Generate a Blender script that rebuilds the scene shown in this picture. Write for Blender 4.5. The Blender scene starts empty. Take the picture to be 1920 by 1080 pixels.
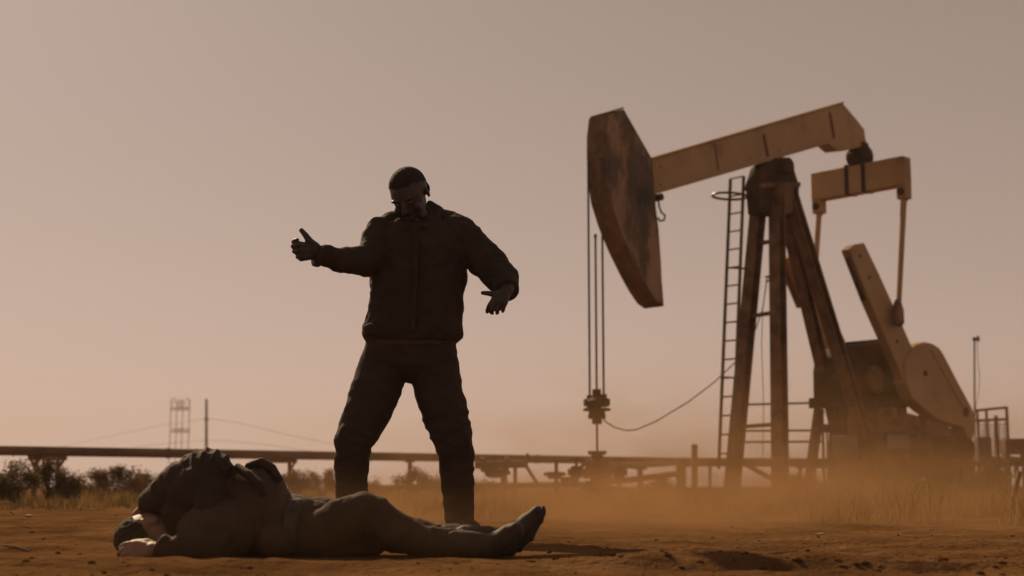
import bpy, bmesh, math, random
from mathutils import Vector, Matrix, Euler, noise
random.seed(7)
R = math.radians
scene = bpy.context.scene
C = scene.collection

# ------------------------------------------------------------------ camera
CAM_Z = 0.22
FPX = 2667.0                      # focal length in pixels of the 1920 px wide photograph
PITCH = math.atan((912 - 540) / FPX)
cam_data = bpy.data.cameras.new('camera')
cam = bpy.data.objects.new('camera', cam_data); C.objects.link(cam)
cam_data.sensor_width = 36.0; cam_data.lens = 36.0 * FPX / 1920.0
cam_data.clip_start = 0.05; cam_data.clip_end = 6000
cam.location = (0, 0, CAM_Z); cam.rotation_euler = (math.pi / 2 + PITCH, 0, 0)
cam_data.dof.use_dof = True; cam_data.dof.focus_distance = 6.2; cam_data.dof.aperture_fstop = 3.1
scene.camera = cam

# ------------------------------------------------------------------ sky, sun, exposure
SUN_EL, SUN_AZ = R(32), R(-27)    # azimuth measured from the view direction (+Y), negative to the left
world = bpy.data.worlds.new('World'); scene.world = world; world.use_nodes = True
wn, wl = world.node_tree.nodes, world.node_tree.links
wn.clear()
w_out = wn.new('ShaderNodeOutputWorld'); w_bg = wn.new('ShaderNodeBackground')
w_sky = wn.new('ShaderNodeTexSky'); w_sky.sky_type = 'NISHITA'; w_sky.sun_disc = False
w_sky.sun_elevation = SUN_EL; w_sky.sun_rotation = SUN_AZ
w_sky.altitude = 0; w_sky.air_density = 1.0; w_sky.dust_density = 0.4; w_sky.ozone_density = 1.0
w_bw = wn.new('ShaderNodeRGBToBW')
w_pow = wn.new('ShaderNodeMath'); w_pow.operation = 'POWER'; w_pow.inputs[1].default_value = 0.58
w_tint = wn.new('ShaderNodeMix'); w_tint.data_type = 'RGBA'; w_tint.blend_type = 'MULTIPLY'
w_tint.inputs[0].default_value = 1.0; w_tint.inputs[7].default_value = (1.0, 0.787, 0.69, 1)   # air full of tan dust
wl.new(w_sky.outputs[0], w_bw.inputs[0]); wl.new(w_bw.outputs[0], w_pow.inputs[0])
wl.new(w_pow.outputs[0], w_tint.inputs[6]); wl.new(w_tint.outputs[2], w_bg.inputs[0])
w_bg.inputs[1].default_value = 0.139
wl.new(w_bg.outputs[0], w_out.inputs[0])

sun_data = bpy.data.lights.new('sun', 'SUN'); sun = bpy.data.objects.new('sun', sun_data); C.objects.link(sun)
sun_data.energy = 4.4; sun_data.angle = R(0.6); sun_data.color = (1.0, 0.72, 0.43)
to_sun = Vector((math.sin(SUN_AZ) * math.cos(SUN_EL), math.cos(SUN_AZ) * math.cos(SUN_EL), math.sin(SUN_EL)))
sun.rotation_euler = to_sun.to_track_quat('Z', 'Y').to_euler()

scene.view_settings.view_transform = 'Standard'; scene.view_settings.look = 'None'
scene.view_settings.exposure = 0.0; scene.view_settings.gamma = 1.0
scene.render.engine = 'CYCLES'
scene.cycles.use_denoising = True
scene.cycles.max_bounces = 6; scene.cycles.diffuse_bounces = 3; scene.cycles.volume_bounces = 1
scene.cycles.transparent_max_bounces = 12
scene.cycles.volume_step_rate = 3.0; scene.cycles.volume_max_steps = 96

# ------------------------------------------------------------------ helpers
def at(x, y, Y):
    """world point seen at pixel (x, y) of the photograph, at distance Y in front of the camera"""
    f = Vector((0, math.cos(PITCH), math.sin(PITCH))); u = Vector((0, -math.sin(PITCH), math.cos(PITCH)))
    d = f + Vector((1, 0, 0)) * ((x - 960) / FPX) + u * ((540 - y) / FPX)
    return Vector((0, 0, CAM_Z)) + d * (Y / d.y)

def tag(o, label=None, cat=None, group=None, kind=None):
    if label: o['label'] = label
    if cat: o['category'] = cat
    if group: o['group'] = group
    if kind: o['kind'] = kind
    return o

def empty(name, loc=(0, 0, 0), rz=0.0):
    o = bpy.data.objects.new(name, None); C.objects.link(o)
    o.location = loc; o.rotation_euler = (0, 0, rz); o.empty_display_size = 0.1
    return o

def link_mesh(name, me, m=None, parent=None, smooth=False):
    o = bpy.data.objects.new(name, me); C.objects.link(o)
    if m is not None: me.materials.append(m)
    if smooth:
        me.polygons.foreach_set('use_smooth', [True] * len(me.polygons))
    if parent is not None: o.parent = parent
    return o

class MB:
    """collects shapes, builds one mesh object"""
    def __init__(self): self.v = []; self.f = []
    def add(self, vs, fs):
        n = len(self.v); self.v += [tuple(p) for p in vs]; self.f += [tuple(i + n for i in f) for f in fs]
        return self
    def box(self, c, s, rot=None):
        c = Vector(c); hx, hy, hz = s[0] / 2, s[1] / 2, s[2] / 2
        vs = [Vector((x, y, z)) for z in (-hz, hz) for y in (-hy, hy) for x in (-hx, hx)]
        if rot is not None: vs = [rot @ p for p in vs]
        return self.add([c + p for p in vs], [(0, 2, 3, 1), (4, 5, 7, 6), (0, 1, 5, 4), (2, 6, 7, 3), (0, 4, 6, 2), (1, 3, 7, 5)])
    def bar(self, a, b, w, h, up=(0, 0, 1)):
        a, b = Vector(a), Vector(b); d = (b - a).normalized(); upv = Vector(up)
        s = d.cross(upv)
        if s.length < 1e-4: s = d.cross(Vector((0, 1, 0)))
        s.normalize(); t = s.cross(d).normalized()
        vs = []
        for p in (a, b):
            for i, j in ((-1, -1), (1, -1), (1, 1), (-1, 1)): vs.append(p + s * (i * w / 2) + t * (j * h / 2))
        return self.add(vs, [(0, 3, 2, 1), (4, 5, 6, 7), (0, 1, 5, 4), (1, 2, 6, 5), (2, 3, 7, 6), (3, 0, 4, 7)])
    def tube(self, pts, r, n=8, cap=True):
        pts = [Vector(p) for p in pts]
        rs = r if isinstance(r, (list, tuple)) else [r] * len(pts)
        vs, fs = [], []
        ref = None
        for i, p in enumerate(pts):
            d = (pts[min(i + 1, len(pts) - 1)] - pts[max(i - 1, 0)]).normalized()
            if ref is None: ref = d.orthogonal().normalized()
            else:
                ref = (ref - d * ref.dot(d))
                ref = ref.normalized() if ref.length > 1e-6 else d.orthogonal().normalized()
            s = d.cross(ref)
            for k in range(n):
                a = 2 * math.pi * k / n; vs.append(p + (ref * math.cos(a) + s * math.sin(a)) * rs[i])
        for i in range(len(pts) - 1):
            for k in range(n):
                k2 = (k + 1) % n; fs.append((i * n + k, i * n + k2, (i + 1) * n + k2, (i + 1) * n + k))
        if cap:
            fs.append(tuple(reversed(range(n)))); fs.append(tuple((len(pts) - 1) * n + k for k in range(n)))
        return self.add(vs, fs)
    def prism(self, poly, y0, y1):
        """polygon of (x, z) extruded from y0 to y1"""
        n = len(poly)
        a = sum(poly[i][0] * poly[(i + 1) % n][1] - poly[(i + 1) % n][0] * poly[i][1] for i in range(n))
        if a < 0: poly = list(reversed(poly))
        vs = [(p[0], y0, p[1]) for p in poly] + [(p[0], y1, p[1]) for p in poly]
        fs = [tuple(range(n)), tuple(reversed(range(n, 2 * n)))]
        for i in range(n):
            j = (i + 1) % n; fs.append((i, i + n, j + n, j))
        if y1 < y0: fs = [tuple(reversed(f)) for f in fs]
        return self.add(vs, fs)
    def disc(self, c, axis, r, t, n=20):
        c, ax = Vector(c), Vector(axis).normalized()
        return self.tube([c - ax * t / 2, c + ax * t / 2], r, n)
    def build(self, name, m, parent=None, bevel=0.0, smooth=False, seg=2):
        me = bpy.data.meshes.new(name); me.from_pydata(self.v, [], self.f); me.validate()
        bm = bmesh.new(); bm.from_mesh(me); bmesh.ops.recalc_face_normals(bm, faces=bm.faces)
        if bevel > 0:
            es = [e for e in bm.edges if len(e.link_faces) == 2 and e.calc_face_angle(0) > 0.6]
            bmesh.ops.bevel(bm, geom=es, offset=bevel, segments=seg, affect='EDGES', clamp_overlap=True, profile=0.5)
        bm.to_mesh(me); bm.free()
        o = link_mesh(name, me, m, parent)
        if smooth: me.shade_smooth(); me.set_sharp_from_angle(angle=R(38))
        return o

def material(name, cols, scale=6.0, *a_, crease=None, **k_):
    m = material_(name, cols, scale, *a_, **k_)
    if crease:
        n, l = m.node_tree.nodes, m.node_tree.links
        b = n['Principled BSDF']; mp = [k for k in n if k.type == 'MAPPING'][0]
        nz = n.new('ShaderNodeTexNoise'); nz.noise_type = 'RIDGED_MULTIFRACTAL'; nz.inputs['Scale'].default_value = crease[0]; nz.inputs['Detail'].default_value = 2.0; nz.inputs['Distortion'].default_value = 0.8
        bp = n.new('ShaderNodeBump'); bp.inputs['Strength'].default_value = crease[1]; bp.inputs['Distance'].default_value = 0.012
        l.new(mp.outputs[0], nz.inputs['Vector']); l.new(nz.outputs[0], bp.inputs['Height'])
        old = [k for k in n if k.type == 'BUMP' and k != bp]
        if old: l.new(bp.outputs[0], old[0].inputs['Normal'])
        else: l.new(bp.outputs[0], b.inputs['Normal'])
    return m
def material_(name, cols, scale=6.0, rough=0.7, metal=0.0, bump=0.3, bump_scale=40.0, detail=6.0, stops=None, stretch=(1, 1, 1), bump_dist=0.01, coat=None, spec=0.5):
    """procedural: noise picks between the given base colours, a finer noise gives relief"""
    m = bpy.data.materials.new(name); m.use_nodes = True
    nt = m.node_tree; n, l = nt.nodes, nt.links
    b = n['Principled BSDF']
    tc = n.new('ShaderNodeTexCoord'); mp = n.new('ShaderNodeMapping'); mp.inputs['Scale'].default_value = stretch
    l.new(tc.outputs['Object'], mp.inputs[0])
    nz = n.new('ShaderNodeTexNoise'); nz.inputs['Scale'].default_value = scale; nz.inputs['Detail'].default_value = detail
    nz.inputs['Roughness'].default_value = 0.65
    l.new(mp.outputs[0], nz.inputs['Vector'])
    cr = n.new('ShaderNodeValToRGB'); els = cr.color_ramp.elements
    if stops is None: stops = [0.3 + 0.4 * i / max(1, len(cols) - 1) for i in range(len(cols))]
    while len(els) < len(cols): els.new(0.5)
    for e, c, s in zip(els, cols, stops): e.position = s; e.color = (c[0], c[1], c[2], 1)
    l.new(nz.outputs[0], cr.inputs[0]); l.new(cr.outputs[0], b.inputs['Base Color'])
    b.inputs['Roughness'].default_value = rough; b.inputs['Metallic'].default_value = metal
    b.inputs['Specular IOR Level'].default_value = spec
    if bump > 0:
        n2 = n.new('ShaderNodeTexNoise'); n2.inputs['Scale'].default_value = bump_scale; n2.inputs['Detail'].default_value = 5
        l.new(mp.outputs[0], n2.inputs['Vector'])
        bp = n.new('ShaderNodeBump'); bp.inputs['Strength'].default_value = bump; bp.inputs['Distance'].default_value = bump_dist
        l.new(n2.outputs[0], bp.inputs['Height']); l.new(bp.outputs[0], b.inputs['Normal'])
    return m

M = {}
M['paint'] = material('weathered_tan_paint', [(0.15, 0.075, 0.03), (0.39, 0.23, 0.098), (0.47, 0.295, 0.135)], 1.3, 0.6, 0, 0.25, 30, stops=[0.22, 0.40, 0.7])
M['paint_stained'] = material('oil_stained_paint', [(0.03, 0.018, 0.011), (0.12, 0.06, 0.03), (0.30, 0.17, 0.085), (0.40, 0.24, 0.125)], 1.5, 0.6, 0, 0.4, 25, stops=[0.34, 0.46, 0.56, 0.72], stretch=(1.6, 1.6, 0.7))
M['rust'] = material('rusty_brown_steel', [(0.06, 0.025, 0.013), (0.16, 0.07, 0.032), (0.24, 0.12, 0.055)], 4.0, 0.75, 0, 0.4, 60)
M['dark'] = material('dark_greasy_steel', [(0.035, 0.018, 0.009), (0.095, 0.047, 0.022)], 4.0, 0.75, 0.0, 0.3, 60, spec=0.15)
M['steel'] = material('dull_steel', [(0.09, 0.06, 0.035), (0.2, 0.13, 0.075)], 9.0, 0.5, 0.4, 0.2, 60)
M['cable'] = material('steel_cable', [(0.05, 0.035, 0.022), (0.09, 0.065, 0.04)], 30.0, 0.55, 0.3, 0.0)
M['pipe'] = material('rusted_pipe', [(0.07, 0.035, 0.02), (0.15, 0.075, 0.04), (0.2, 0.11, 0.06)], 1.5, 0.7, 0.0, 0.3, 40)
M['plate'] = material('pale_sign_plate', [(0.2, 0.15, 0.12), (0.28, 0.22, 0.18)], 20.0, 0.6, 0.0, 0.0)
M['grey_box'] = material('grey_cabinet_paint', [(0.12, 0.09, 0.07), (0.2, 0.155, 0.12)], 5.0, 0.6, 0.0, 0.1, 40)
M['timber'] = material('weathered_timber', [(0.16, 0.09, 0.05), (0.3, 0.18, 0.1)], 12.0, 0.9, 0.0, 0.5, 60, stretch=(1, 1, 0.15))

# ------------------------------------------------------------------ ground
def smooth01(x): x = max(0.0, min(1.0, x)); return x * x * (3 - 2 * x)
def rut_edge(x): return 4.27 - 0.10 * x + 0.05 * noise.noise((x * 1.7, 3.1, 0)) + 0.03 * noise.noise((x * 6.0, 9.1, 0))
def ground_z(x, y):
    if y > 90: return 0.0
    d = math.hypot(x, y)
    fade = 1.0 if d < 25 else max(0.0, 1 - (d - 25) / 60)
    z = 0.020 * noise.fractal((x * 0.45, y * 0.9, 1.7), 1.0, 2.0, 3) * fade
    near = max(0.0, 1 - max(0.0, d - 9) / 12)
    if near > 0:
        z += near * 0.013 * noise.fractal((x * 2.6, y * 5.0, 4.2), 0.9, 2.1, 4)
        z += near * 0.006 * noise.fractal((x * 11, y * 17, 8.0), 0.8, 2.1, 2)
        # tyre rut along the near right: the ground steps down towards the camera
        k = smooth01((x + 0.25) / 0.5) * smooth01((rut_edge(x) - y) / 0.10)
        z -= 0.014 * k * smooth01((y - 3.1) / 0.5 + 0.5)
        z += 0.022 * smooth01((x + 0.2) / 0.6) * math.exp(-((y - rut_edge(x) - 0.06) / 0.10) ** 2) * (0.5 + 0.9 * abs(noise.noise((x * 4, 2, 5))) + 0.4 * noise.fractal((x * 14, y * 14, 3), 0.8, 2.0, 3))
    # flat under the lying and the standing man
    e = ((x + 0.55) / 1.25) ** 2 + ((y - 4.7) / 0.42) ** 2
    z *= 1 - 0.85 * smooth01(1.6 - e)
    e2 = ((x + 0.5) / 0.6) ** 2 + ((y - 6.5) / 0.5) ** 2
    z *= 1 - 0.85 * smooth01(1.6 - e2)
    return z

def axis(fine0, fine1, step, grow, lo, hi):
    a = [fine0 + i * step for i in range(int((fine1 - fine0) / step) + 1)]
    s = step; x = a[-1]
    while x < hi: s *= grow; x = min(hi, x + s); a.append(x)
    s = step; x = a[0]; b = []
    while x > lo: s *= grow; x = max(lo, x - s); b.append(x)
    return list(reversed(b)) + a
gx = axis(-2.6, 2.6, 0.016, 1.06, -1300, 1300)
gy = axis(3.2, 7.5, 0.02, 1.045, -60, 1400)
verts = [(x, y, ground_z(x, y)) for y in gy for x in gx]
nx = len(gx)
faces = [(j * nx + i, j * nx + i + 1, (j + 1) * nx + i + 1, (j + 1) * nx + i) for j in range(len(gy) - 1) for i in range(nx - 1)]
gm = bpy.data.meshes.new('ground'); gm.from_pydata(verts, [], faces)
M['dirt'] = material('dry_brown_dirt', [(0.085, 0.043, 0.018), (0.155, 0.08, 0.034), (0.245, 0.132, 0.06)], 1.9, 0.95, 0, 0.7, 38, detail=9, stops=[0.3, 0.5, 0.72], bump_dist=0.02, spec=0.0)
ground = link_mesh('ground', gm, M['dirt'], smooth=True); tag(ground, kind='structure')

# ------------------------------------------------------------------ pumpjack
PJ_A = R(42)
PJ_Y = 23.0
PJ_O = at(1440, 912, PJ_Y); PJ_O.z = 0
U = Vector((-math.cos(PJ_A), -math.sin(PJ_A), 0)); V = Vector((math.sin(PJ_A), -math.cos(PJ_A), 0))
def uz(x, y, v):
    """(u, z) in the pumpjack's own upright plane v = const (u along the beam, v across it)"""
    c = Vector((0, 0, CAM_Z)); d = at(x, y, 10.0) - c
    t = (v + (PJ_O - c).dot(V)) / d.dot(V); p = c + d * t
    return ((p - PJ_O).dot(U), p.z)
def uvz(x, y, v):
    a = uz(x, y, v); return Vector((a[0], v, a[1]))
def poly(pts, v): return [uz(x, y, v) for x, y in pts]

pj = empty('pumpjack', PJ_O, math.pi + PJ_A)
tag(pj, 'tall rusty tan oil pumpjack with its long beam tilted down to the left', 'pumpjack')

# walking beam: deep box web with wider flanges
bt0, bt1 = uz(1205, 303, 0.09), uz(1580, 193, 0.09)
bb0, bb1 = uz(1205, 368, 0.09), uz(1552, 267, 0.09)
tailp = poly([(1580, 193), (1608, 226), (1621, 243), (1624, 268), (1602, 276), (1570, 279), (1552, 267)], 0.09)
web = [bb0, bt0] + tailp
beam = MB().prism(web, -0.09, 0.09).build('walking_beam', M['paint'], pj, 0.008)
dt = Vector((bt1[0] - bt0[0], 0, bt1[1] - bt0[1]))
def fl(a, b, dz): return (Vector((a[0], 0, a[1] + dz)), Vector((b[0], 0, b[1] + dz)))
a, b = fl(bt0, bt1, 0.005); MB().bar(a, b, 0.25, 0.035).build('top_flange', M['paint'], beam, 0.016)
a, b = fl(bb0, bb1, -0.005); MB().bar(a, b, 0.25, 0.035).build('bottom_flange', M['paint'], beam, 0.006)
for x, y0, y1 in ((1432, 246, 296), (1556, 205, 262)):
    s0, s1 = uz(x, y0 + 6, 0.1), uz(x + 8, y1 - 3, 0.1)
    MB().bar((s0[0], 0.105, s0[1]), (s1[0], 0.105, s1[1]), 0.035, 0.02, up=(0, 1, 0)).build('stiffener', M['rust'], beam)
for x_, y_ in ((1240, 312), (1240, 346), (1408, 296), (1426, 290), (1462, 282), (1482, 276), (1592, 226), (1600, 254)):
    c = uz(x_, y_, 0.1); MB().disc((c[0], 0.10, c[1]), (0, 1, 0), 0.018, 0.02, 8).build('bolt', M['paint'], beam)
s0, s1 = uz(1340, 262, 0.1), uz(1348, 325, 0.1)
MB().bar((s0[0], 0.094, s0[1] - 0.04), (s1[0], 0.094, s1[1] + 0.05), 0.02, 0.012, up=(0, 1, 0)).build('weld_seam', M['rust'], beam)
tb = poly([(1553, 268), (1570, 282), (1600, 279), (1626, 272), (1624, 262), (1560, 262)], 0.13)
MB().prism(tb, -0.13, 0.13).build('tail_bearing_bracket', M['paint'], pj, 0.01)

# horsehead
hv = 0.17
hpx = [(1139, 214), (1135, 250), (1135, 290), (1137, 330), (1143, 374), (1158, 422), (1177, 468), (1199, 513), (1215, 542), (1230, 564), (1243, 573),
       (1241, 500), (1236, 430), (1228, 368), (1221, 298), (1203, 264), (1186, 234), (1168, 205)]
hp = poly(hpx, hv)
head = MB().prism(hp, -hv, hv).build('horsehead', M['paint_stained'], pj, 0.02)
face_pts = hp[:11]
fb = MB()
for i in range(len(face_pts) - 1):
    (u0, z0), (u1, z1) = face_pts[i], face_pts[i + 1]
    fb.bar((u0 + 0.008, 0, z0), (u1 + 0.008, 0, z1), 2 * hv + 0.04, 0.03, up=(1, 0, 0.2))
fb.build('curved_face_plate', M['rust'], head)
for i, j in ((17, 14), (14, 10)):
    pa, pb = hp[i], hp[j]
    MB().bar((pa[0] - 0.012, 0, pa[1]), (pb[0] - 0.012, 0, pb[1]), 2 * hv - 0.01, 0.025, up=(1, 0, 0)).build('back_plate', M['rust'], head)
pa, pb = hp[0], hp[17]
MB().bar((pa[0], 0, pa[1] + 0.02), (pb[0], 0, pb[1] + 0.02), 2 * hv + 0.03, 0.025).build('cap_plate', M['rust'], head)
c = uz(1236, 370, 0.1); MB().disc((c[0], 0.09, c[1]), (0, 1, 0), 0.055, 0.12).build('hinge_pin', M['dark'], head, smooth=True)
hk = [uvz(x, y, 0.1) for x, y in ((1234, 372), (1236, 388), (1240, 398), (1247, 404), (1245, 413), (1237, 414), (1233, 408))]
MB().tube(hk, 0.016, 6).build('latch_hook', M['dark'], head, smooth=True)

# samson post: four legs, saddle, cross braces
post = empty('samson_post'); post.parent = pj
def leg(px0, px1, v0, v1, w, h):
    a_, b_ = uvz(px0[0], px0[1], v0), uvz(px1[0], px1[1], v1)
    b_ = a_ + (b_ - a_) * ((a_.z - 0.18) / (a_.z - b_.z))
    g = MB(); d = (b_ - a_).normalized(); s = d.cross(Vector((0, 1, 0))).normalized()
    g.bar(a_, b_, 0.03, h, up=s)                       # web
    g.bar(a_ + s * h / 2, b_ + s * h / 2, w, 0.03, up=s); g.bar(a_ - s * h / 2, b_ - s * h / 2, w, 0.03, up=s)
    return g.build('leg', M['rust'], post, 0.004), a_, b_
l1, n0, n1 = leg((1456, 345), (1463, 900), 0.10, 0.62, 0.2, 0.17)
l2, f0, f1 = leg((1426, 348), (1374, 900), -0.10, -0.62, 0.2, 0.17)
l3, r0, r1 = leg((1478, 352), (1646, 900), 0.10, 0.50, 0.2, 0.16)
l4, q0, q1 = leg((1464, 360), (1592, 900), -0.10, -0.30, 0.18, 0.15)
for yy in (455, 590, 793):
    k0 = (yy - 345) / (900 - 345)
    pa = n0 + (n1 - n0) * k0 * 0.99; pb = f0 + (f1 - f0) * k0 * 0.99
    MB().bar(pa, pb, 0.06, 0.06).build('cross_brace', M['rust'], post)
pa = n0 + (n1 - n0) * 0.985; pb = f0 + (f1 - f0) * 0.90
MB().bar(pa, pb, 0.06, 0.06).build('cross_brace', M['rust'], post)
pa = r0 + (r1 - r0) * 0.62; pb = q0 + (q1 - q0) * 0.62
MB().bar(pa, pb, 0.08, 0.08).build('cross_brace', M['rust'], post)
sp = poly([(1413, 402), (1408, 345), (1418, 312), (1442, 296), (1466, 297), (1478, 318), (1488, 350), (1486, 402), (1470, 408), (1440, 404)], 0.0)
MB().prism(sp, -0.13, 0.13).build('saddle_bearing_housing', M['dark'], post, 0.03, smooth=True)
c = uz(1452, 316, 0.0); MB().disc((c[0], 0, c[1]), (0, 1, 0), 0.14, 0.62).build('center_bearing', M['dark'], post, 0.01, smooth=True)
tp = poly([(1412, 346), (1486, 344), (1486, 353), (1411, 355)], 0.0)
MB().prism(tp, -0.17, 0.17).build('top_plate', M['rust'], post, 0.006)
for va, vb, lo in ((0.10, 0.10, 0.0), ):
    pa_, pb_ = f0 + (f1 - f0) * 0.0, n0 + (n1 - n0) * 0.0
    qa_, qb_ = f0 + (f1 - f0) * 0.105, n0 + (n1 - n0) * 0.105
    off = Vector((0.10, 0, 0))
    vs_ = [pa_ + off, pb_ + off, qb_ + off, qa_ + off]; vs_ += [p - Vector((0.03, 0, 0)) for p in vs_]
    MB().add(vs_, [(0, 1, 2, 3), (7, 6, 5, 4), (0, 4, 5, 1), (1, 5, 6, 2), (2, 6, 7, 3), (3, 7, 4, 0)]).build('front_plate', M['rust'], post)
gp = poly([(1462, 350), (1490, 345), (1487, 398), (1464, 405)], 0.2)
MB().prism(gp, 0.16, 0.2).build('gusset_plate', M['rust'], post, 0.004)

# ladder with a safety hoop on the well side of the post
lad = empty('ladder'); lad.parent = pj
lt, lb = uvz(1382, 333, -0.30), uvz(1361, 862, -0.30)
lb = lt + (lb - lt) * ((lt.z - 0.5) / (lt.z - lb.z))
for s in (-1, 1):
    MB().bar(lt + Vector((0, 0.14 * s, 0.0)), lb + Vector((0, 0.14 * s, 0)), 0.03, 0.05, up=(1, 0, 0)).build('rail', M['steel'], lad)
MB().tube([lt + Vector((0, -0.14, 0)), lt + Vector((0, 0.14, 0))], 0.014, 6).build('rung', M['steel'], lad)
nr = int((lt.z - lb.z) / 0.303)
base_rung = MB().tube([(0, -0.14, 0), (0, 0.14, 0)], 0.015, 6).build('rung', M['steel'], lad)
for i in range(1, nr + 1):
    p = lt + (lb - lt) * (i * 0.303 / (lt.z - lb.z))
    o = base_rung if i == 1 else base_rung.copy()
    if i > 1: C.objects.link(o)
    o.parent = lad; o.location = p
hc = uvz(1369, 368, -0.30)
ring = [hc + Vector((0.02 + 0.33 * math.cos(t), 0.0 + 0.24 * math.sin(t), 0)) for t in [2 * math.pi * k / 24 for k in range(25)]]
MB().tube(ring, 0.022, 6, cap=False).build('safety_hoop', M['steel'], lad, smooth=True)
MB().tube([hc + Vector((-0.3, 0.05, 0)), uvz(1412, 368, -0.1)], 0.025, 6).build('hoop_bracket', M['dark'], lad)
for yy in (500, 700):
    k0 = (yy - 333) / (862 - 333)
    p = lt + (lb - lt) * k0 + Vector((0, -0.1, 0)); q = f0 + (f1 - f0) * ((yy - 345) / 555)
    MB().bar(p, q, 0.03, 0.03).build('standoff', M['steel'], lad)

# equalizer beam, bearing and two pitman arms
VE = 0.89
eqc = uz(1612, 332, 0.0)
e_top, e_bot = uz(1612, 311, 0.0)[1], uz(1612, 363, 0.0)[1]
eu = eqc[0]
eq = MB().prism([(-0.13, e_bot), (0.13, e_bot), (0.13, e_top), (-0.13, e_top)], -VE - 0.08, VE + 0.08)
eq.v = [(x + eu, y, z) for x, y, z in eq.v]
eqo = eq.build('equalizer_beam', M['paint'], pj, 0.02)
for s in (-1, 1):
    MB().box((eu, s * VE, (e_bot + e_top) / 2 - 0.13), (0.2, 0.2, e_top - e_bot + 0.22)).build('end_lug', M['paint'], eqo, 0.03)
    MB().disc((eu, s * VE, e_bot - 0.11), (1, 0, 0), 0.07, 0.24).build('lug_pin', M['dark'], eqo, smooth=True)
ebz = uz(1612, 278, 0.0)[1]
MB().box((eu, 0, (ebz + e_top) / 2 + 0.02), (0.26, 0.3, ebz - e_top + 0.16)).build('equalizer_bearing', M['dark'], pj, 0.05)
MB().disc((eu - 0.02, 0, (ebz + e_top) / 2), (0, 1, 0), 0.17, 0.36).build('equalizer_bearing_cap', M['dark'], pj, 0.01, smooth=True)
for vv in (-0.19, 0.16):
    MB().box((eu + 0.005, vv, (e_bot + e_top) / 2 + 0.01), (0.30, 0.07, e_top - e_bot + 0.03)).build('bearing_strap', M['dark'], eqo, 0.008)
wp = uvz(1684, 590, VE)
pit_top = Vector((eu, VE, e_bot - 0.12))
for s in (-1, 1):
    a_ = Vector((pit_top.x, s * VE, pit_top.z)); b_ = Vector((wp.x, s * VE, wp.z))
    po = MB().tube([a_, b_], [0.055, 0.045], 10).build('pitman_arm', M['paint'], pj, smooth=True)
    MB().tube([a_ + Vector((0, 0, 0.1)), a_ + Vector((0, 0, -0.06)), a_ + Vector((0, 0, -0.16))], [0.11, 0.1, 0.05], 12).build('pitman_socket', M['paint'], po, smooth=True)
    MB().tube([b_ + Vector((0, 0, 0.26)), b_ + Vector((0, 0, 0.08)), b_ + Vector((0, 0, -0.14)), b_ + Vector((0, 0, -0.2))], [0.05, 0.1, 0.1, 0.06], 12).build('wrist_pin_bearing', M['paint_stained'], po, smooth=True)

# cranks with their counterweights, both sides
cpx = [(1593, 467), (1604, 458), (1621, 455), (1650, 516), (1690, 604), (1716, 664), (1738, 716), (1728, 744), (1702, 730), (1664, 640), (1630, 563)]
wpx = [(1712, 652), (1722, 645), (1736, 641), (1750, 644), (1762, 652), (1770, 664), (1800, 722), (1822, 762), (1829, 778), (1829, 802), (1824, 826), (1816, 822),
       (1806, 800), (1788, 797), (1762, 788), (1736, 770), (1712, 748), (1700, 718), (1698, 682)]
cpoly = poly(cpx, 0.76); wpoly = poly(wpx, 0.82)
for s in (-1, 1):
    k0_, k1_ = (0.58, 0.76) if s > 0 else (0.50, 0.66)
    co = MB().prism(cpoly, s * k0_, s * k1_).build('crank_arm', M['paint'], pj, 0.02)
    wo = MB().prism(wpoly, s * 0.55, s * 0.82).build('counterweight', M['paint'], pj, 0.03)
    for x, y, r_ in ((1735, 700, 0.05), (1811, 773, 0.09)):
        c = uz(x, y, 0.82); MB().disc((c[0], s * 0.82, c[1]), (0, 1, 0), r_, 0.03).build('bolt', M['dark'], wo, smooth=True)
    for k_ in range(7):
        x_, y_ = 1612 + k_ * 17.5, 480 + k_ * 40.0
        if k_ in (2, 3): continue
        c = uz(x_, y_, 0.76); MB().disc((c[0], s * 0.765, c[1]), (0, 1, 0), 0.028, 0.03, 8).build('bolt', M['rust'], co)
    ea, eb = uz(1745, 655, 0.82), uz(1808, 768, 0.82)
    MB().bar((ea[0], s * 0.822, ea[1]), (eb[0], s * 0.822, eb[1]), 0.03, 0.02, up=(0, 1, 0)).build('cast_rib', M['paint'], wo)
    # raised rack along the crank edge
    ra, rb = uz(1600, 480, 0.76), uz(1632, 560, 0.76)
    MB().bar((ra[0] + 0.02, s * 0.67, ra[1]), (rb[0] + 0.02, s * 0.67, rb[1]), 0.12, 0.08, up=(0, 1, 0)).build('crank_rack', M['rust'], co)
    c = uz(1716, 722, 0.7)
    MB().disc((c[0], s * 0.52, c[1]), (0, 1, 0), 0.2, 0.16).build('shaft_hub', M['dark'], co, smooth=True)

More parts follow.
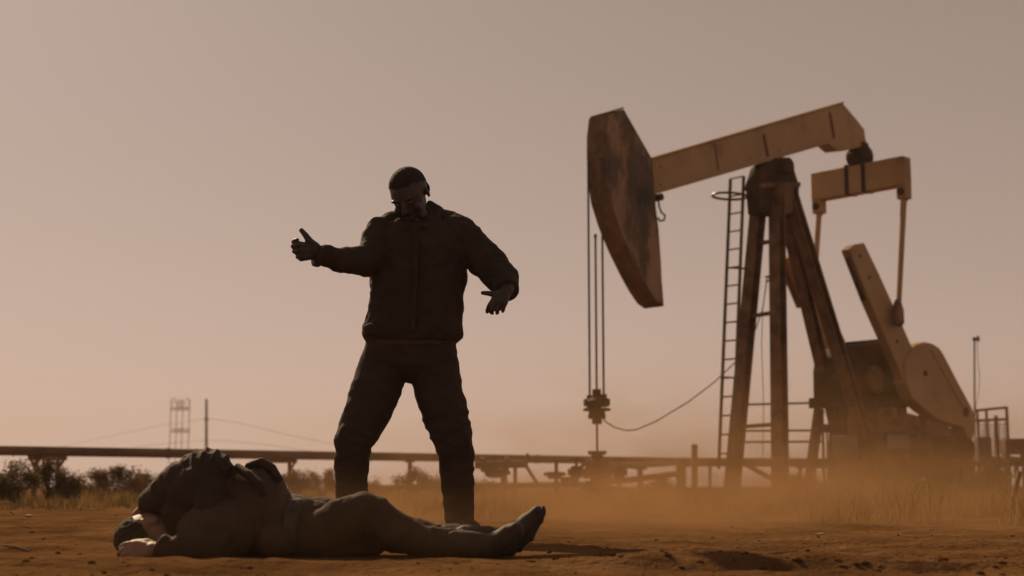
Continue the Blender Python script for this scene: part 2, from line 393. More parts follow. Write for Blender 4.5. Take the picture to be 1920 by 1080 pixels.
# gear reducer: domed housing on a pedestal
gpx = [(1597, 760), (1595, 690), (1600, 664), (1614, 649), (1634, 642), (1662, 640), (1690, 650), (1716, 676), (1730, 712), (1738, 760)]
gp = poly(gpx, 0.40)
gbx = MB().prism(gp, -0.40, 0.40).build('gearbox', M['dark'], pj, 0.06, smooth=True, seg=3)
ft = [uz(1596, 762, 0.40), uz(1740, 762, 0.40), uz(1740, 742, 0.40), uz(1596, 742, 0.40)]
MB().prism(ft, -0.47, 0.47).build('housing_flange', M['dark'], gbx, 0.01)
ip = poly([(1620, 648), (1668, 642), (1668, 634), (1622, 638)], 0.2)
MB().prism(ip, -0.2, 0.2).build('inspection_cover', M['dark'], gbx, 0.01)
for s in (-1, 1):
    for xa, xb in ((1606, 1590), (1650, 1646), (1694, 1700), (1734, 1748)):
        a_, b_ = uz(xa, 764, 0.40), uz(xb, 905, 0.40)
        MB().bar((a_[0], s * 0.36, a_[1]), (b_[0], s * 0.40, 0.2), 0.16, 0.12, up=(0, 1, 0)).build('pedestal_leg', M['rust'], pj, 0.01)
    a_, b_ = uz(1600, 800, 0.4), uz(1742, 800, 0.4); MB().bar((a_[0], s * 0.37, a_[1]), (b_[0], s * 0.37, a_[1]), 0.1, 0.14).build('pedestal_rail', M['rust'], pj, 0.01)
    a_, b_ = uz(1592, 868, 0.4), uz(1746, 868, 0.4); MB().bar((a_[0], s * 0.38, a_[1]), (b_[0], s * 0.38, a_[1]), 0.1, 0.16).build('pedestal_rail', M['rust'], pj, 0.01)
a_, b_ = uz(1628, 780, 0.2), uz(1722, 905, 0.2)
MB().prism([(a_[0], a_[1]), (b_[0], a_[1]), (b_[0] - 0.05, 0.2), (a_[0] + 0.05, 0.2)], -0.26, 0.22).build('gearbox_pedestal', M['rust'], pj, 0.02)
for x in (1612, 1640, 1668, 1696, 1724):
    s0 = uz(x, 755, 0.47)
    MB().disc((s0[0], 0.48, s0[1]), (0, 1, 0), 0.03, 0.04, 8).build('flange_bolt', M['rust'], gbx)
c = uz(1640, 712, 0.42); MB().disc((c[0], 0.42, c[1]), (0, 1, 0), 0.24, 0.1, 24).build('bearing_cover', M['rust'], gbx, 0.015, smooth=True)
for k_ in range(8): MB().disc((c[0] + 0.19 * math.cos(k_ * 0.785), 0.475, c[1] + 0.19 * math.sin(k_ * 0.785)), (0, 1, 0), 0.02, 0.03, 6).build('cover_bolt', M['dark'], gbx)
c = uz(1684, 828, 0.5); MB().box((c[0], 0.5, c[1]), (0.66, 0.02, 0.24)).build('name_plate', M['plate'], pj, 0.004)

# belt guard, motor and skid
bg = poly([(1640, 905), (1640, 790), (1660, 770), (1700, 766), (1790, 790), (1822, 812), (1826, 840), (1806, 866), (1740, 905)], -0.2)
MB().prism(bg, -0.62, -0.46).build('belt_guard', M['rust'], pj, 0.03)
c = uvz(1782, 842, 0.0); mo = MB().tube([c + Vector((0, -0.38, 0)), c + Vector((0, 0.40, 0))], 0.21, 20).build('motor', M['dark'], pj, 0.03, smooth=True)
for k in range(6):
    MB().disc(c + Vector((0, -0.25 + k * 0.1, 0)), (0, 1, 0), 0.235, 0.02).build('cooling_fin', M['dark'], mo)
MB().box((c.x, 0, 0.42), (0.5, 0.7, 0.36)).build('motor_stand', M['rust'], pj, 0.01)
bx = poly([(1566, 768), (1608, 760), (1612, 905), (1560, 905)], -0.5)
MB().prism([(p[0], max(0.2, p[1])) for p in bx], -0.62, -0.3).build('brake_housing', M['dark'], pj, 0.02)
c = uz(1585, 840, 0.36); MB().box((c[0], 0.36, c[1]), (0.32, 0.3, 0.4)).build('control_box', M['grey_box'], pj, 0.02)
c = uz(1585, 872, 0.36); MB().box((c[0], 0.37, c[1] - 0.1), (0.2, 0.2, 0.34)).build('control_box_leg', M['rust'], pj, 0.01)
u0, u1 = 1.25, uz(1850, 900, 0.0)[0]
for s in (-0.62, 0.62):
    g = MB(); g.box(((u0 + u1) / 2, s, 0.185), (u0 - u1, 0.2, 0.03)); g.box(((u0 + u1) / 2, s, -0.002), (u0 - u1, 0.2, 0.03)); g.box(((u0 + u1) / 2, s, 0.09), (u0 - u1, 0.03, 0.16))
    g.build('skid_beam', M['rust'], pj)
for k in range(5):
    MB().box((u0 - 0.1 - k * (u0 - u1 - 0.2) / 4, 0, 0.09), (0.14, 1.2, 0.15)).build('skid_crossmember', M['rust'], pj)

# bridle: two wire lines, carrier bar and polished rod
well = uz(1119, 760, 0.0)
wu = well[0]
for s, ytop in ((-1, 250), (1, 250)):
    vv = s * 0.14
    zt = uz(1119, ytop, 0)[1]
    MB().tube([(wu + 0.0, vv, uz(1119, 300, 0)[1]), (wu, vv, uz(1119, 745, 0)[1])], 0.018, 6).build('bridle_cable', M['cable'], pj, smooth=True)
MB().tube([(wu, 0, uz(1119, 442, 0)[1]), (wu, 0, uz(1119, 905, 0)[1])], 0.016, 8).build('polished_rod', M['steel'], pj, smooth=True)
MB().disc((wu, 0, uz(1119, 443, 0)[1]), (0, 0, 1), 0.024, 0.05, 10).build('rod_cap', M['steel'], pj)
cz = lambda y: uz(1119, y, 0)[1]
cb = MB().box((wu, 0, cz(754)), (0.2, 0.36, 0.10)).build('carrier_bar', M['dark'], pj, 0.02)
MB().tube([(wu, 0, cz(730)), (wu, 0, cz(745))], 0.065, 10).build('rod_clamp', M['dark'], cb, smooth=True)
MB().tube([(wu, 0, cz(746)), (wu, 0, cz(752))], [0.08, 0.15], 12).build('clamp_collar', M['dark'], cb, smooth=True)
for s in (-1, 1):
    MB().tube([(wu, 0.14 * s, cz(740)), (wu, 0.14 * s, cz(764))], 0.045, 8).build('cable_socket', M['dark'], cb, smooth=True)
for y, r_, t in ((759, 0.19, 0.035), (768, 0.20, 0.035), (774, 0.12, 0.05), (781, 0.13, 0.06)):
    MB().disc((wu, 0, cz(y)), (0, 0, 1), r_, t, 14).build('load_cell_plate', M['dark'], cb, smooth=True)
MB().tube([(wu, 0, cz(760)), (wu, 0, cz(795))], [0.07, 0.075], 10).build('lower_clamp', M['dark'], cb, smooth=True)
# signal cable sagging from the carrier bar to the post
def at_v(x, y, v): return uvz(x, y, v)
sag = [uvz(1128, 782, 0.0), uvz(1137, 792, -0.03), uvz(1152, 801, -0.07), uvz(1172, 807, -0.12), uvz(1192, 806, -0.17), uvz(1230, 790, -0.24), uvz(1290, 754, -0.35), uvz(1340, 716, -0.42), uvz(1380, 678, -0.45), uvz(1415, 622, -0.3), uvz(1430, 580, -0.1), uvz(1437, 530, 0.05), uvz(1438, 520, 0.1)]
MB().tube(sag, 0.010, 6).build('signal_cable', M['cable'], pj, smooth=True)
MB().tube([uvz(1436, 519, 0.13), uvz(1442, 518, 0.13), uvz(1443, 526, 0.13), uvz(1437, 528, 0.13)], 0.018, 6).build('cable_eye', M['steel'], pj, smooth=True)
MB().tube([uvz(1430, 580, 0.0), uvz(1428, 650, 0.0), uvz(1432, 760, 0.05), uvz(1430, 858, 0.05)], 0.006, 5).build('loose_wire', M['cable'], pj, smooth=True)

# ------------------------------------------------------------------ people
M['jacket'] = material('dark_cotton_jacket', [(0.036, 0.025, 0.018), (0.055, 0.038, 0.028)], 8, 0.9, 0, 0.5, 220, bump_dist=0.002, crease=(9.0, 0.35), spec=0.2)
M['trousers'] = material('dark_work_trousers', [(0.036, 0.025, 0.018), (0.055, 0.038, 0.028)], 7, 0.9, 0, 0.5, 260, bump_dist=0.002, crease=(9.0, 0.35), spec=0.2)
M['skin'] = material('brown_skin', [(0.034, 0.02, 0.013), (0.05, 0.029, 0.019)], 10, 0.5, 0, 0.25, 180, bump_dist=0.002)
M['skin_light'] = material('tanned_skin', [(0.2, 0.105, 0.062), (0.28, 0.15, 0.09)], 10, 0.6, 0, 0.25, 180, bump_dist=0.002)
M['hair'] = material('short_black_hair', [(0.02, 0.013, 0.01), (0.034, 0.022, 0.016)], 60, 0.8, 0, 1.0, 320, bump_dist=0.004, spec=0.25)
M['eye'] = material('eye_white', [(0.1, 0.08, 0.065), (0.12, 0.1, 0.08)], 5, 0.3, 0, 0)
M['leather'] = material('worn_brown_leather', [(0.034, 0.019, 0.011), (0.065, 0.036, 0.021)], 18, 0.75, 0, 0.4, 90, bump_dist=0.003)
M['sole'] = material('black_rubber', [(0.015, 0.012, 0.01), (0.03, 0.022, 0.017)], 20, 0.85, 0, 0.3, 90, bump_dist=0.003)
M['jeans'] = material('dusty_dark_denim', [(0.05, 0.031, 0.021), (0.085, 0.053, 0.036)], 5, 0.9, 0, 0.5, 260, bump_dist=0.002, crease=(9.0, 0.35), spec=0.2)
M['shirt'] = material('dark_brown_jacket_cloth', [(0.06, 0.038, 0.025), (0.10, 0.063, 0.042)], 6, 0.85, 0, 0.5, 240, bump_dist=0.002, crease=(9.0, 0.35), spec=0.25)
M['jacket_dark'] = material('near_black_jacket_cloth', [(0.036, 0.024, 0.017), (0.06, 0.04, 0.028)], 6, 0.85, 0, 0.5, 240, bump_dist=0.002, spec=0.25, crease=(10.0, 0.42))
M['undershirt'] = material('grey_undershirt', [(0.15, 0.11, 0.085), (0.2, 0.15, 0.115)], 8, 0.9, 0, 0.3, 120)
M['belt'] = material('grey_green_webbing', [(0.05, 0.04, 0.026), (0.075, 0.06, 0.04)], 40, 0.8, 0, 0.4, 200, bump_dist=0.002)
M['metal'] = material('dark_zip_metal', [(0.05, 0.04, 0.033), (0.08, 0.062, 0.05)], 20, 0.4, 0.5, 0)

def sphere_pts(c, rad, rot=None, nu=18, nv=12):
    c = Vector(c); vs, fs = [], []
    q = rot if rot is not None else Matrix.Identity(3)
    vs.append(c + q @ Vector((0, 0, rad[2])))
    for j in range(1, nv):
        t = math.pi * j / nv
        for i in range(nu):
            p = 2 * math.pi * i / nu
            vs.append(c + q @ Vector((rad[0] * math.sin(t) * math.cos(p), rad[1] * math.sin(t) * math.sin(p), rad[2] * math.cos(t))))
    vs.append(c + q @ Vector((0, 0, -rad[2])))
    for i in range(nu): fs.append((0, 1 + i, 1 + (i + 1) % nu))
    for j in range(nv - 2):
        for i in range(nu):
            a_, b_ = 1 + j * nu + i, 1 + j * nu + (i + 1) % nu
            fs.append((a_, a_ + nu, b_ + nu, b_))
    last = len(vs) - 1
    for i in range(nu): fs.append((last, 1 + (nv - 2) * nu + (i + 1) % nu, 1 + (nv - 2) * nu + i))
    return vs, fs

class Body(MB):
    """shapes that melt into one continuous surface"""
    def ell(self, c, rad, rot=None):
        if not isinstance(rad, (tuple, list)): rad = (rad,) * 3
        if rot is not None and not isinstance(rot, Matrix): rot = Euler(rot).to_matrix()
        return self.add(*sphere_pts(c, rad, rot))
    def chain(self, pts, n=16, caps=True):
        """[(point, radius)] or [(point, (rx, ry))] joints of a limb, tapered between"""
        for i, (p, r) in enumerate(pts if caps else []):
            r = r if isinstance(r, (tuple, list)) else (r, r)
            self.ell(p, (r[0], r[1], (r[0] + r[1]) / 2))
        for (p, r), (q, s) in zip(pts, pts[1:]):
            p, q = Vector(p), Vector(q); d = q - p
            if d.length < 1e-5: continue
            r = r if isinstance(r, (tuple, list)) else (r, r); s = s if isinstance(s, (tuple, list)) else (s, s)
            d.normalize()
            e1 = Vector((1, 0, 0)) - d * d.x
            if e1.length < 0.3: e1 = Vector((0, 0, 1)) - d * d.z
            e1.normalize(); e2 = d.cross(e1).normalized()
            if abs(e2.y) < abs(e1.y): e1, e2 = e2, e1
            vs = []
            for c_, rr in ((p, r), (q, s)):
                for k in range(n):
                    a_ = 2 * math.pi * k / n; vs.append(c_ + e1 * (rr[0] * math.cos(a_)) + e2 * (rr[1] * math.sin(a_)))
            fs = [(k, (k + 1) % n, n + (k + 1) % n, n + k) for k in range(n)] + [tuple(reversed(range(n))), tuple(range(n, 2 * n))]
            self.add(vs, fs)
        return self
    def loft(self, rings, n=28, power=2.4):
        """[(centre, half width x, half depth y)] stacked superellipse rings, capped"""
        vs, fs = [], []
        for c, rx, ry in rings:
            c = Vector(c)
            for k in range(n):
                a_ = 2 * math.pi * k / n; ca, sa = math.cos(a_), math.sin(a_)
                vs.append(c + Vector((rx * math.copysign(abs(ca) ** (2 / power), ca), ry * math.copysign(abs(sa) ** (2 / power), sa), 0)))
        for i in range(len(rings) - 1):
            for k in range(n):
                k2 = (k + 1) % n; fs.append((i * n + k, i * n + k2, (i + 1) * n + k2, (i + 1) * n + k))
        fs.append(tuple(reversed(range(n)))); fs.append(tuple((len(rings) - 1) * n + k for k in range(n)))
        return self.add(vs, fs)
    def meld(self, name, m, parent, voxel=0.008, smooth=3, wrinkle=None, cut=None):
        me = bpy.data.meshes.new(name); me.from_pydata(self.v, [], self.f)
        bm = bmesh.new(); bm.from_mesh(me); bmesh.ops.recalc_face_normals(bm, faces=bm.faces); bm.to_mesh(me); bm.free()
        tmp = bpy.data.objects.new(name + '_tmp', me); C.objects.link(tmp)
        rm = tmp.modifiers.new('r', 'REMESH'); rm.mode = 'VOXEL'; rm.voxel_size = voxel
        if smooth:
            sm = tmp.modifiers.new('s', 'SMOOTH'); sm.factor = 0.5; sm.iterations = smooth
        dg = bpy.context.evaluated_depsgraph_get(); dg.update()
        out = bpy.data.meshes.new_from_object(tmp.evaluated_get(dg)); out.name = name
        bpy.data.objects.remove(tmp); bpy.data.meshes.remove(me)
        out.materials.clear()
        if wrinkle is not None:
            nrm = [v.normal.copy() for v in out.vertices]
            for v, nn in zip(out.vertices, nrm): v.co = v.co + nn * wrinkle(v.co)
        if cut is not None:
            bm = bmesh.new(); bm.from_mesh(out)
            bmesh.ops.delete(bm, geom=[v for v in bm.verts if cut(v.co)], context='VERTS'); bm.to_mesh(out); bm.free()
        return link_mesh(name, out, m, parent, smooth=True)

def folds(amp, freq, squash=(1, 1, 1), seed=0.0, fine=0.0):
    def w(p):
        q = Vector((p.x * squash[0] + seed, p.y * squash[1], p.z * squash[2])) * freq
        warp = noise.noise_vector(q * 0.5) * 0.7
        r_ = 1 - abs(noise.noise(q + warp)) * 2.0
        z = amp * (r_ - 0.45) * 0.9
        if fine: z += fine * noise.noise(q * 4.1)
        return z
    return w

def hand(b, wrist, palm_dir, side_dir, curl, size=1.0, thumb_dir=None, spread=0.0, bend_to=None):
    """palm and five fingers: palm_dir from wrist to knuckles, side_dir towards the thumb, curl 0..1 towards bend_to"""
    pd, sd = Vector(palm_dir).normalized(), Vector(side_dir).normalized()
    sd = (sd - pd * sd.dot(pd)).normalized()
    nd = Vector(bend_to).normalized(); nd = (nd - pd * nd.dot(pd) - sd * nd.dot(sd)).normalized()
    w = Vector(wrist); s = size
    b.chain([(w - pd * 0.03 * s, 0.028 * s), (w + pd * 0.02 * s, 0.03 * s)])
    k0 = [w + pd * (0.088 + d) * s + sd * o * s for o, d in ((0.030, 0.0), (0.010, 0.006), (-0.011, 0.003), (-0.031, -0.007))]
    for k in k0: b.chain([(w + (k - w) * 0.25, 0.02 * s), (w + (k - w) * 0.62, 0.0165 * s), (k, 0.0125 * s)])
    lens = ((0.040, 0.025, 0.021), (0.044, 0.028, 0.022), (0.041, 0.026, 0.021), (0.033, 0.020, 0.018))
    for i, (k, ls) in enumerate(zip(k0, lens)):
        p = k; ang = curl[i] if isinstance(curl, (list, tuple)) else curl
        a_ = 0.0; pts = [(p, 0.0105 * s)]
        lean = sd * (spread * (1.5 - i) * 0.33)
        for j, ln in enumerate(ls):
            a_ += ang * (0.9, 1.2, 0.8)[j]
            p = p + ((pd + lean).normalized() * math.cos(a_) + nd * math.sin(a_)) * ln * s
            pts.append((p, (0.0098, 0.009, 0.0078)[j] * s))
        b.chain(pts, 10)
    td = Vector(thumb_dir).normalized() if thumb_dir is not None else (sd * 0.8 + pd * 0.6)
    t0 = w + pd * 0.022 * s + sd * 0.022 * s + nd * 0.004
    t1 = w + pd * 0.048 * s + sd * 0.042 * s + nd * 0.008
    b.chain([(t0, 0.020 * s), (t1, 0.016 * s), (t1 + td * 0.032 * s, 0.0128 * s), (t1 + td * 0.056 * s + pd * 0.004, 0.0102 * s)], 10)
    return b

# ---- standing man, facing the camera, head bowed to his right, arms held out
YM = 6.5
def S(x, y, d=0.0): return at(x, y, YM + d)
PXM = YM / FPX / math.cos(0)           # metres per pixel at his distance
def px(n): return n * PXM
man = empty('person', (at(765, 912, YM).x, YM, 0))
tag(man, 'standing man in dark jacket and trousers with both arms held out', 'person')
def keep(o):                             # parts are shaped in world space, then follow their thing
    o.parent = man; o.matrix_parent_inverse = Matrix.Translation(-Vector(man.location)); return o

hand_r_w = S(601, 474, -0.25); hand_l_w = S(950, 546, -0.24)
def man_body():
    b = Body()
    # head: skull, brow, cheeks, jaw, nose, lips, ears
    hc = S(764, 353, -0.06); tilt = Euler((R(36), R(-8), R(-22))).to_matrix()
    def h(x, y, z): return hc + tilt @ Vector((x, y, z))
    b.ell(h(0, 0.012, 0.0), (0.086, 0.104, 0.092), tilt); b.ell(h(0, -0.03, -0.02), (0.076, 0.075, 0.085), tilt)
    b.ell(h(0, -0.035, -0.085), (0.063, 0.066, 0.07), tilt); b.ell(h(0, -0.068, -0.135), (0.036, 0.032, 0.028), tilt)
    for s in (-1, 1):
        b.ell(h(s * 0.052, -0.058, -0.12), (0.02, 0.03, 0.03), tilt)
        b.ell(h(s * 0.030, -0.094, -0.016), (0.032, 0.014, 0.009), tilt)
        b.ell(h(s * 0.045, -0.076, -0.07), (0.022, 0.02, 0.024), tilt)
        b.ell(h(s * 0.086, 0.004, -0.042), (0.009, 0.016, 0.026), tilt @ Euler((0, 0, s * 0.35)).to_matrix())
        b.ell(h(s * 0.013, -0.112, -0.078), (0.011, 0.012, 0.009), tilt)
        b.ell(h(s * 0.032, -0.089, -0.036), (0.016, 0.012, 0.009), tilt)
    b.chain([(h(0, -0.1, -0.028), 0.011), (h(0, -0.118, -0.07), 0.014)], 10)
    b.ell(h(0, -0.103, -0.107), (0.026, 0.013, 0.007), tilt); b.ell(h(0, -0.1, -0.12), (0.023, 0.012, 0.008), tilt)
    # neck and torso
    b.chain([(h(0, 0.01, -0.07), 0.06), (S(772, 410, 0.04), 0.064), (S(780, 440, 0.05), 0.08)])
    b.loft([(S(783, 420, 0.03), px(68), 0.1), (S(786, 450, 0.03), px(82), 0.12), (S(786, 520, 0.03), px(80), 0.13), (S(780, 600, 0.03), px(80), 0.13), (S(768, 655, 0.03), px(80), 0.13), (S(770, 700, 0.03), px(66), 0.11)])
    # arms
    b.chain([(S(722, 440, 0.0), 0.055), (S(690, 488, -0.12), 0.043), (S(640, 486, -0.2), 0.036), (hand_r_w, 0.029)])
    b.chain([(S(858, 445, 0.0), 0.06), (S(932, 515, -0.05), 0.045), (S(946, 535, -0.15), 0.038), (hand_l_w, 0.03)])
    # legs
    b.chain([(S(726, 680, 0.02), 0.09), (S(692, 760, -0.03), 0.08), (S(661, 830, -0.06), 0.06), (S(658, 890, -0.03), 0.056), (S(660, 975, 0.0), 0.04)])
    b.chain([(S(812, 680, 0.03), 0.09), (S(830, 760, 0.0), 0.08), (S(851, 835, -0.03), 0.062), (S(858, 890, 0.0), 0.056), (S(861, 978, 0.04), 0.04)])
    # his right hand, thumb raised, palm turned to the camera, fingers loosely bent
    hand(b, hand_r_w, (-0.86, -0.35, 0.02), (0.1, 0.1, 1), [0.7, 0.9, 0.95, 1.0], 1.08, thumb_dir=(-0.55, -0.1, 0.8), bend_to=(0.15, -1, 0.1))
    # his left hand hanging below the cuff, thumb out to the left
    hand(b, hand_l_w, (-0.36, -0.55, -0.56), (-1, 0, 0.3), [0.62, 0.82, 0.9, 0.95], 0.92, thumb_dir=(-0.9, -0.1, 0.15), bend_to=(-0.4, 0.9, 0), spread=0.25)
    return keep(b.meld('body', M['skin'], None, 0.0045, 2)), h, tilt, hc
man_b, hfun, tilt, hc = man_body()

b = Body(); b.ell(hfun(0, 0.010, 0.003), (0.088, 0.1065, 0.0925), tilt); b.ell(hfun(0, -0.03, -0.016), (0.078, 0.077, 0.0835), tilt); b.ell(hfun(0, 0.04, -0.04), (0.083, 0.082, 0.075), tilt)
inv = tilt.transposed()
def hair_cut(p):
    q = inv @ (p - hc)
    line = (0.034 if q.y < -0.045 else (0.034 - (q.y + 0.045) * 0.45 if q.y < 0.04 else -0.004 - (q.y - 0.04) * 1.6)) + 0.006 * noise.noise(p * 60)
    return q.z < line
keep(b.meld('hair', M['hair'], None, 0.005, 2, wrinkle=folds(0.0015, 90), cut=hair_cut))
for s in (-1, 1):
    b = Body(); b.ell(hfun(s * 0.032, -0.097, -0.034), (0.011, 0.008, 0.006), tilt)
    keep(b.meld('eye', M['eye'], None, 0.002, 1))

# jacket: body, sleeves, collar, gathered hem
b = Body()
tor = [(418, 735, 845, 0.085), (432, 712, 866, 0.12), (450, 698, 879, 0.145), (475, 697, 879, 0.16), (520, 695, 876, 0.165), (560, 692, 872, 0.165), (588, 690, 868, 0.168), (600, 688, 866, 0.165), (612, 682, 866, 0.17), (628, 681, 868, 0.17), (641, 685, 858, 0.16)]
b.loft([(S((l + r) / 2, y, 0.02 if y < 500 else 0.03), px((r - l) / 2), d) for y, l, r, d in reversed(tor)], 36, 2.6)
b.chain([(S(722, 432, 0.02), 0.07), (S(755, 415, 0.05), 0.06), (S(800, 408, 0.06), 0.06), (S(838, 421, 0.04), 0.066), (S(856, 436, 0.02), 0.08)])
b.chain([(S(715, 437, 0.0), 0.078), (S(700, 470, -0.07), 0.072), (S(684, 491, -0.13), 0.066), (S(645, 488, -0.19), 0.056), (S(618, 483, -0.225), 0.049), (S(607, 481, -0.24), 0.048)])
b.chain([(S(856, 440, 0.0), 0.092), (S(890, 468, -0.02), 0.085), (S(922, 500, -0.05), 0.08), (S(942, 522, -0.1), 0.072), (S(948, 531, -0.16), 0.056)])
b.chain([(S(770, 410, 0.1), 0.05), (S(812, 402, 0.06), 0.035)]); b.chain([(S(812, 402, 0.06), 0.033), (S(805, 420, -0.06), 0.03)]); b.chain([(S(745, 412, 0.06), 0.033), (S(748, 424, -0.06), 0.03)])
def jw(p):
    w1 = folds(0.013, 8.0, (1.2, 0.9, 1.0), 3.3, 0.0022)(p) + folds(0.006, 19.0, (1.0, 1.0, 1.2), 7.3)(p); return w1
jacket = keep(b.meld('jacket', M['jacket'], None, 0.0085, 3, wrinkle=jw))
# cuffs, hem band, zip and pocket flap
cz1 = Body(); cz1.chain([(S(601, 481, -0.245), 0.0505), (S(589, 479, -0.258), 0.049)], 20, caps=False); keep(cz1.meld('cuff', M['jacket'], None, 0.006, 1))
cz2 = Body(); cz2.chain([(S(948, 533, -0.16), 0.060), (S(950, 545, -0.215), 0.057)], 20, caps=False); keep(cz2.meld('cuff', M['jacket'], None, 0.006, 1))
hb = Body(); hb.loft([(S(771, 634, 0.03), px(91), 0.172), (S(773, 612, 0.03), px(93.5), 0.178)], 36, 2.6)
keep(hb.meld('hem_band', M['jacket'], None, 0.008, 2, wrinkle=folds(0.008, 18, (1.6, 1.6, 0.4), 1.0)))
b = Body(); b.chain([(S(778, 430, -0.125), 0.013), (S(780, 470, -0.146), 0.013), (S(778, 540, -0.148), 0.013), (S(774, 616, -0.155), 0.013)], 8)
keep(b.meld('zip_placket', M['jacket'], None, 0.004, 2))
b = Body(); b.chain([(S(806, 384, 0.05), 0.02), (S(822, 396, 0.03), 0.026), (S(818, 414, -0.04), 0.024), (S(796, 426, -0.10), 0.018)], 10); b.chain([(S(742, 412, 0.02), 0.024), (S(744, 422, -0.06), 0.022), (S(760, 430, -0.11), 0.018)], 10)
keep(b.meld('collar', M['jacket'], None, 0.005, 3, wrinkle=folds(0.003, 24)))
bt = Body(); bt.loft([(S(770, 652, 0.02), px(82), 0.14), (S(770, 640, 0.02), px(83), 0.143)], 30, 2.5); keep(bt.meld('belt', M['leather'], None, 0.007, 1))

# trousers
b = Body()
b.loft([(S(774, 717, 0.03), px(14), 0.06), (S(774, 706, 0.03), px(46), 0.10), (S(770, 688, 0.03), px(84), 0.14), (S(769, 660, 0.03), px(88), 0.148), (S(770, 630, 0.03), px(84), 0.14)], 32, 2.5)
b.chain([(S(724, 672, 0.02), 0.112), (S(708, 722, 0.0), 0.116), (S(687, 778, -0.03), 0.107), (S(663, 825, -0.06), 0.085), (S(659, 860, -0.05), 0.080), (S(659, 910, -0.03), 0.072), (S(661, 975, 0.0), 0.066), (S(661, 992, 0.0), 0.064)])
b.chain([(S(812, 672, 0.03), 0.112), (S(821, 725, 0.01), 0.112), (S(836, 780, -0.01), 0.106), (S(851, 828, -0.03), 0.088), (S(856, 860, -0.01), 0.080), (S(858, 910, 0.0), 0.076), (S(861, 970, 0.04), 0.063), (S(862, 990, 0.04), 0.062)])
def tw(p):
    k = 1.0 + 0.9 * math.exp(-((p.z - 0.43) / 0.1) ** 2) + 0.8 * math.exp(-((p.z - 0.08) / 0.08) ** 2)
    return k * folds(0.0075, 10.0, (0.8, 0.8, 1.7), 8.1, 0.0012)(p)
keep(b.meld('trousers', M['trousers'], None, 0.0085, 3, wrinkle=tw))
def shoe(x, d, turn):
    g = S(x, 1000, d); g.z = 0
    q = Euler((0, 0, turn)).to_matrix()
    b = Body()
    b.chain([(g + Vector((0, 0.03, 0.10)), 0.05), (g + Vector((0, 0.04, 0.055)), 0.048)])
    b.chain([(g + q @ Vector((0, 0.05, 0.045)), (0.04, 0.042)), (g + q @ Vector((0, -0.06, 0.045)), (0.046, 0.04)), (g + q @ Vector((0, -0.15, 0.034)), (0.046, 0.03)), (g + q @ Vector((0, -0.195, 0.03)), (0.036, 0.024))])
    o = keep(b.meld('shoe', M['leather'], None, 0.006, 3, wrinkle=lambda p: 0.0))
    sl = Body(); sl.chain([(g + q @ Vector((0, 0.06, 0.012)), (0.043, 0.012)), (g + q @ Vector((0, -0.06, 0.012)), (0.048, 0.012)), (g + q @ Vector((0, -0.19, 0.012)), (0.042, 0.012))])
    s_ = sl.meld('sole', M['sole'], None, 0.005, 1); s_.parent = o
    return o
shoe(661, 0.0, R(-18)); shoe(862, 0.04, R(22))

# ---- man lying on the ground in front of him
YL = 4.55
def L(x, y, d=0.0): return at(x, y, YL + d)
PL = YL / FPX
def lx(n): return n * PL
fallen = empty('person', (at(600, 912, YL).x, YL, 0))
tag(fallen, 'man lying on the dirt on his side in bunched jacket and jeans, one knee raised', 'person')
def keepf(o):
    o.parent = fallen; o.matrix_parent_inverse = Matrix.Translation(-Vector(fallen.location)); return o

hcl = L(270, 1003, 0.02)
roll = R(58)                                             # face turned up and a little towards the camera
ht = Matrix(((0, 0, -1), (1, 0, 0), (0, -1, 0))) @ Euler((R(6), 0, roll)).to_matrix()
HS = 0.9
def hl(x, y, z): return hcl + ht @ Vector((x * HS, y * HS, z * HS))
def hr(*r): return tuple(k * HS for k in r)
b = Body()
b.ell(hl(0, 0.012, 0.008), hr(0.072, 0.094, 0.085), ht); b.ell(hl(0, -0.03, -0.02), hr(0.066, 0.07, 0.08), ht)
b.ell(hl(0, -0.035, -0.08), hr(0.055, 0.06, 0.062), ht); b.ell(hl(0, -0.066, -0.125), hr(0.032, 0.03, 0.026), ht)
for s in (-1, 1):
    b.ell(hl(s * 0.03, -0.092, -0.018), hr(0.032, 0.013, 0.01), ht); b.ell(hl(s * 0.04, -0.08, -0.058), hr(0.025, 0.021, 0.021), ht)
    b.ell(hl(s * 0.074, 0.012, -0.038), hr(0.007, 0.02, 0.03), ht @ Euler((0, 0, s * 0.35)).to_matrix())
    b.ell(hl(s * 0.012, -0.106, -0.074), hr(0.011, 0.011, 0.009), ht)
b.chain([(hl(0, -0.094, -0.026), 0.009), (hl(0, -0.112, -0.068), 0.0115)], 10)
b.ell(hl(0, -0.096, -0.104), hr(0.025, 0.012, 0.007), ht); b.ell(hl(0, -0.092, -0.116), hr(0.022, 0.011, 0.008), ht)
b.chain([(hl(0, 0.015, -0.06), 0.054), (L(345, 985, 0.06), 0.058), (L(385, 970, 0.06), 0.085)])
b.chain([(L(385, 945, 0.05), (0.085, 0.10)), (L(480, 970, 0.05), (0.075, 0.09)), (L(560, 985, 0.05), (0.06, 0.08)), (L(600, 990, 0.05), (0.06, 0.08))])
b.chain([(L(390, 885, 0.03), 0.055), (L(318, 918, 0.02), 0.04), (L(278, 944, 0.09), 0.03)])
b.chain([(L(420, 1000, -0.06), 0.045), (L(368, 1022, -0.22), 0.034), (L(302, 1032, -0.25), 0.028)])
b.chain([(L(600, 998, -0.02), 0.05), (L(686, 962, -0.05), 0.046), (L(800, 1016, -0.07), 0.038), (L(870, 1020, -0.07), 0.036)])
b.chain([(L(606, 975, 0.14), 0.05), (L(745, 1000, 0.12), 0.045), (L(880, 1012, 0.06), 0.04), (L(930, 1016, 0.05), 0.038)])
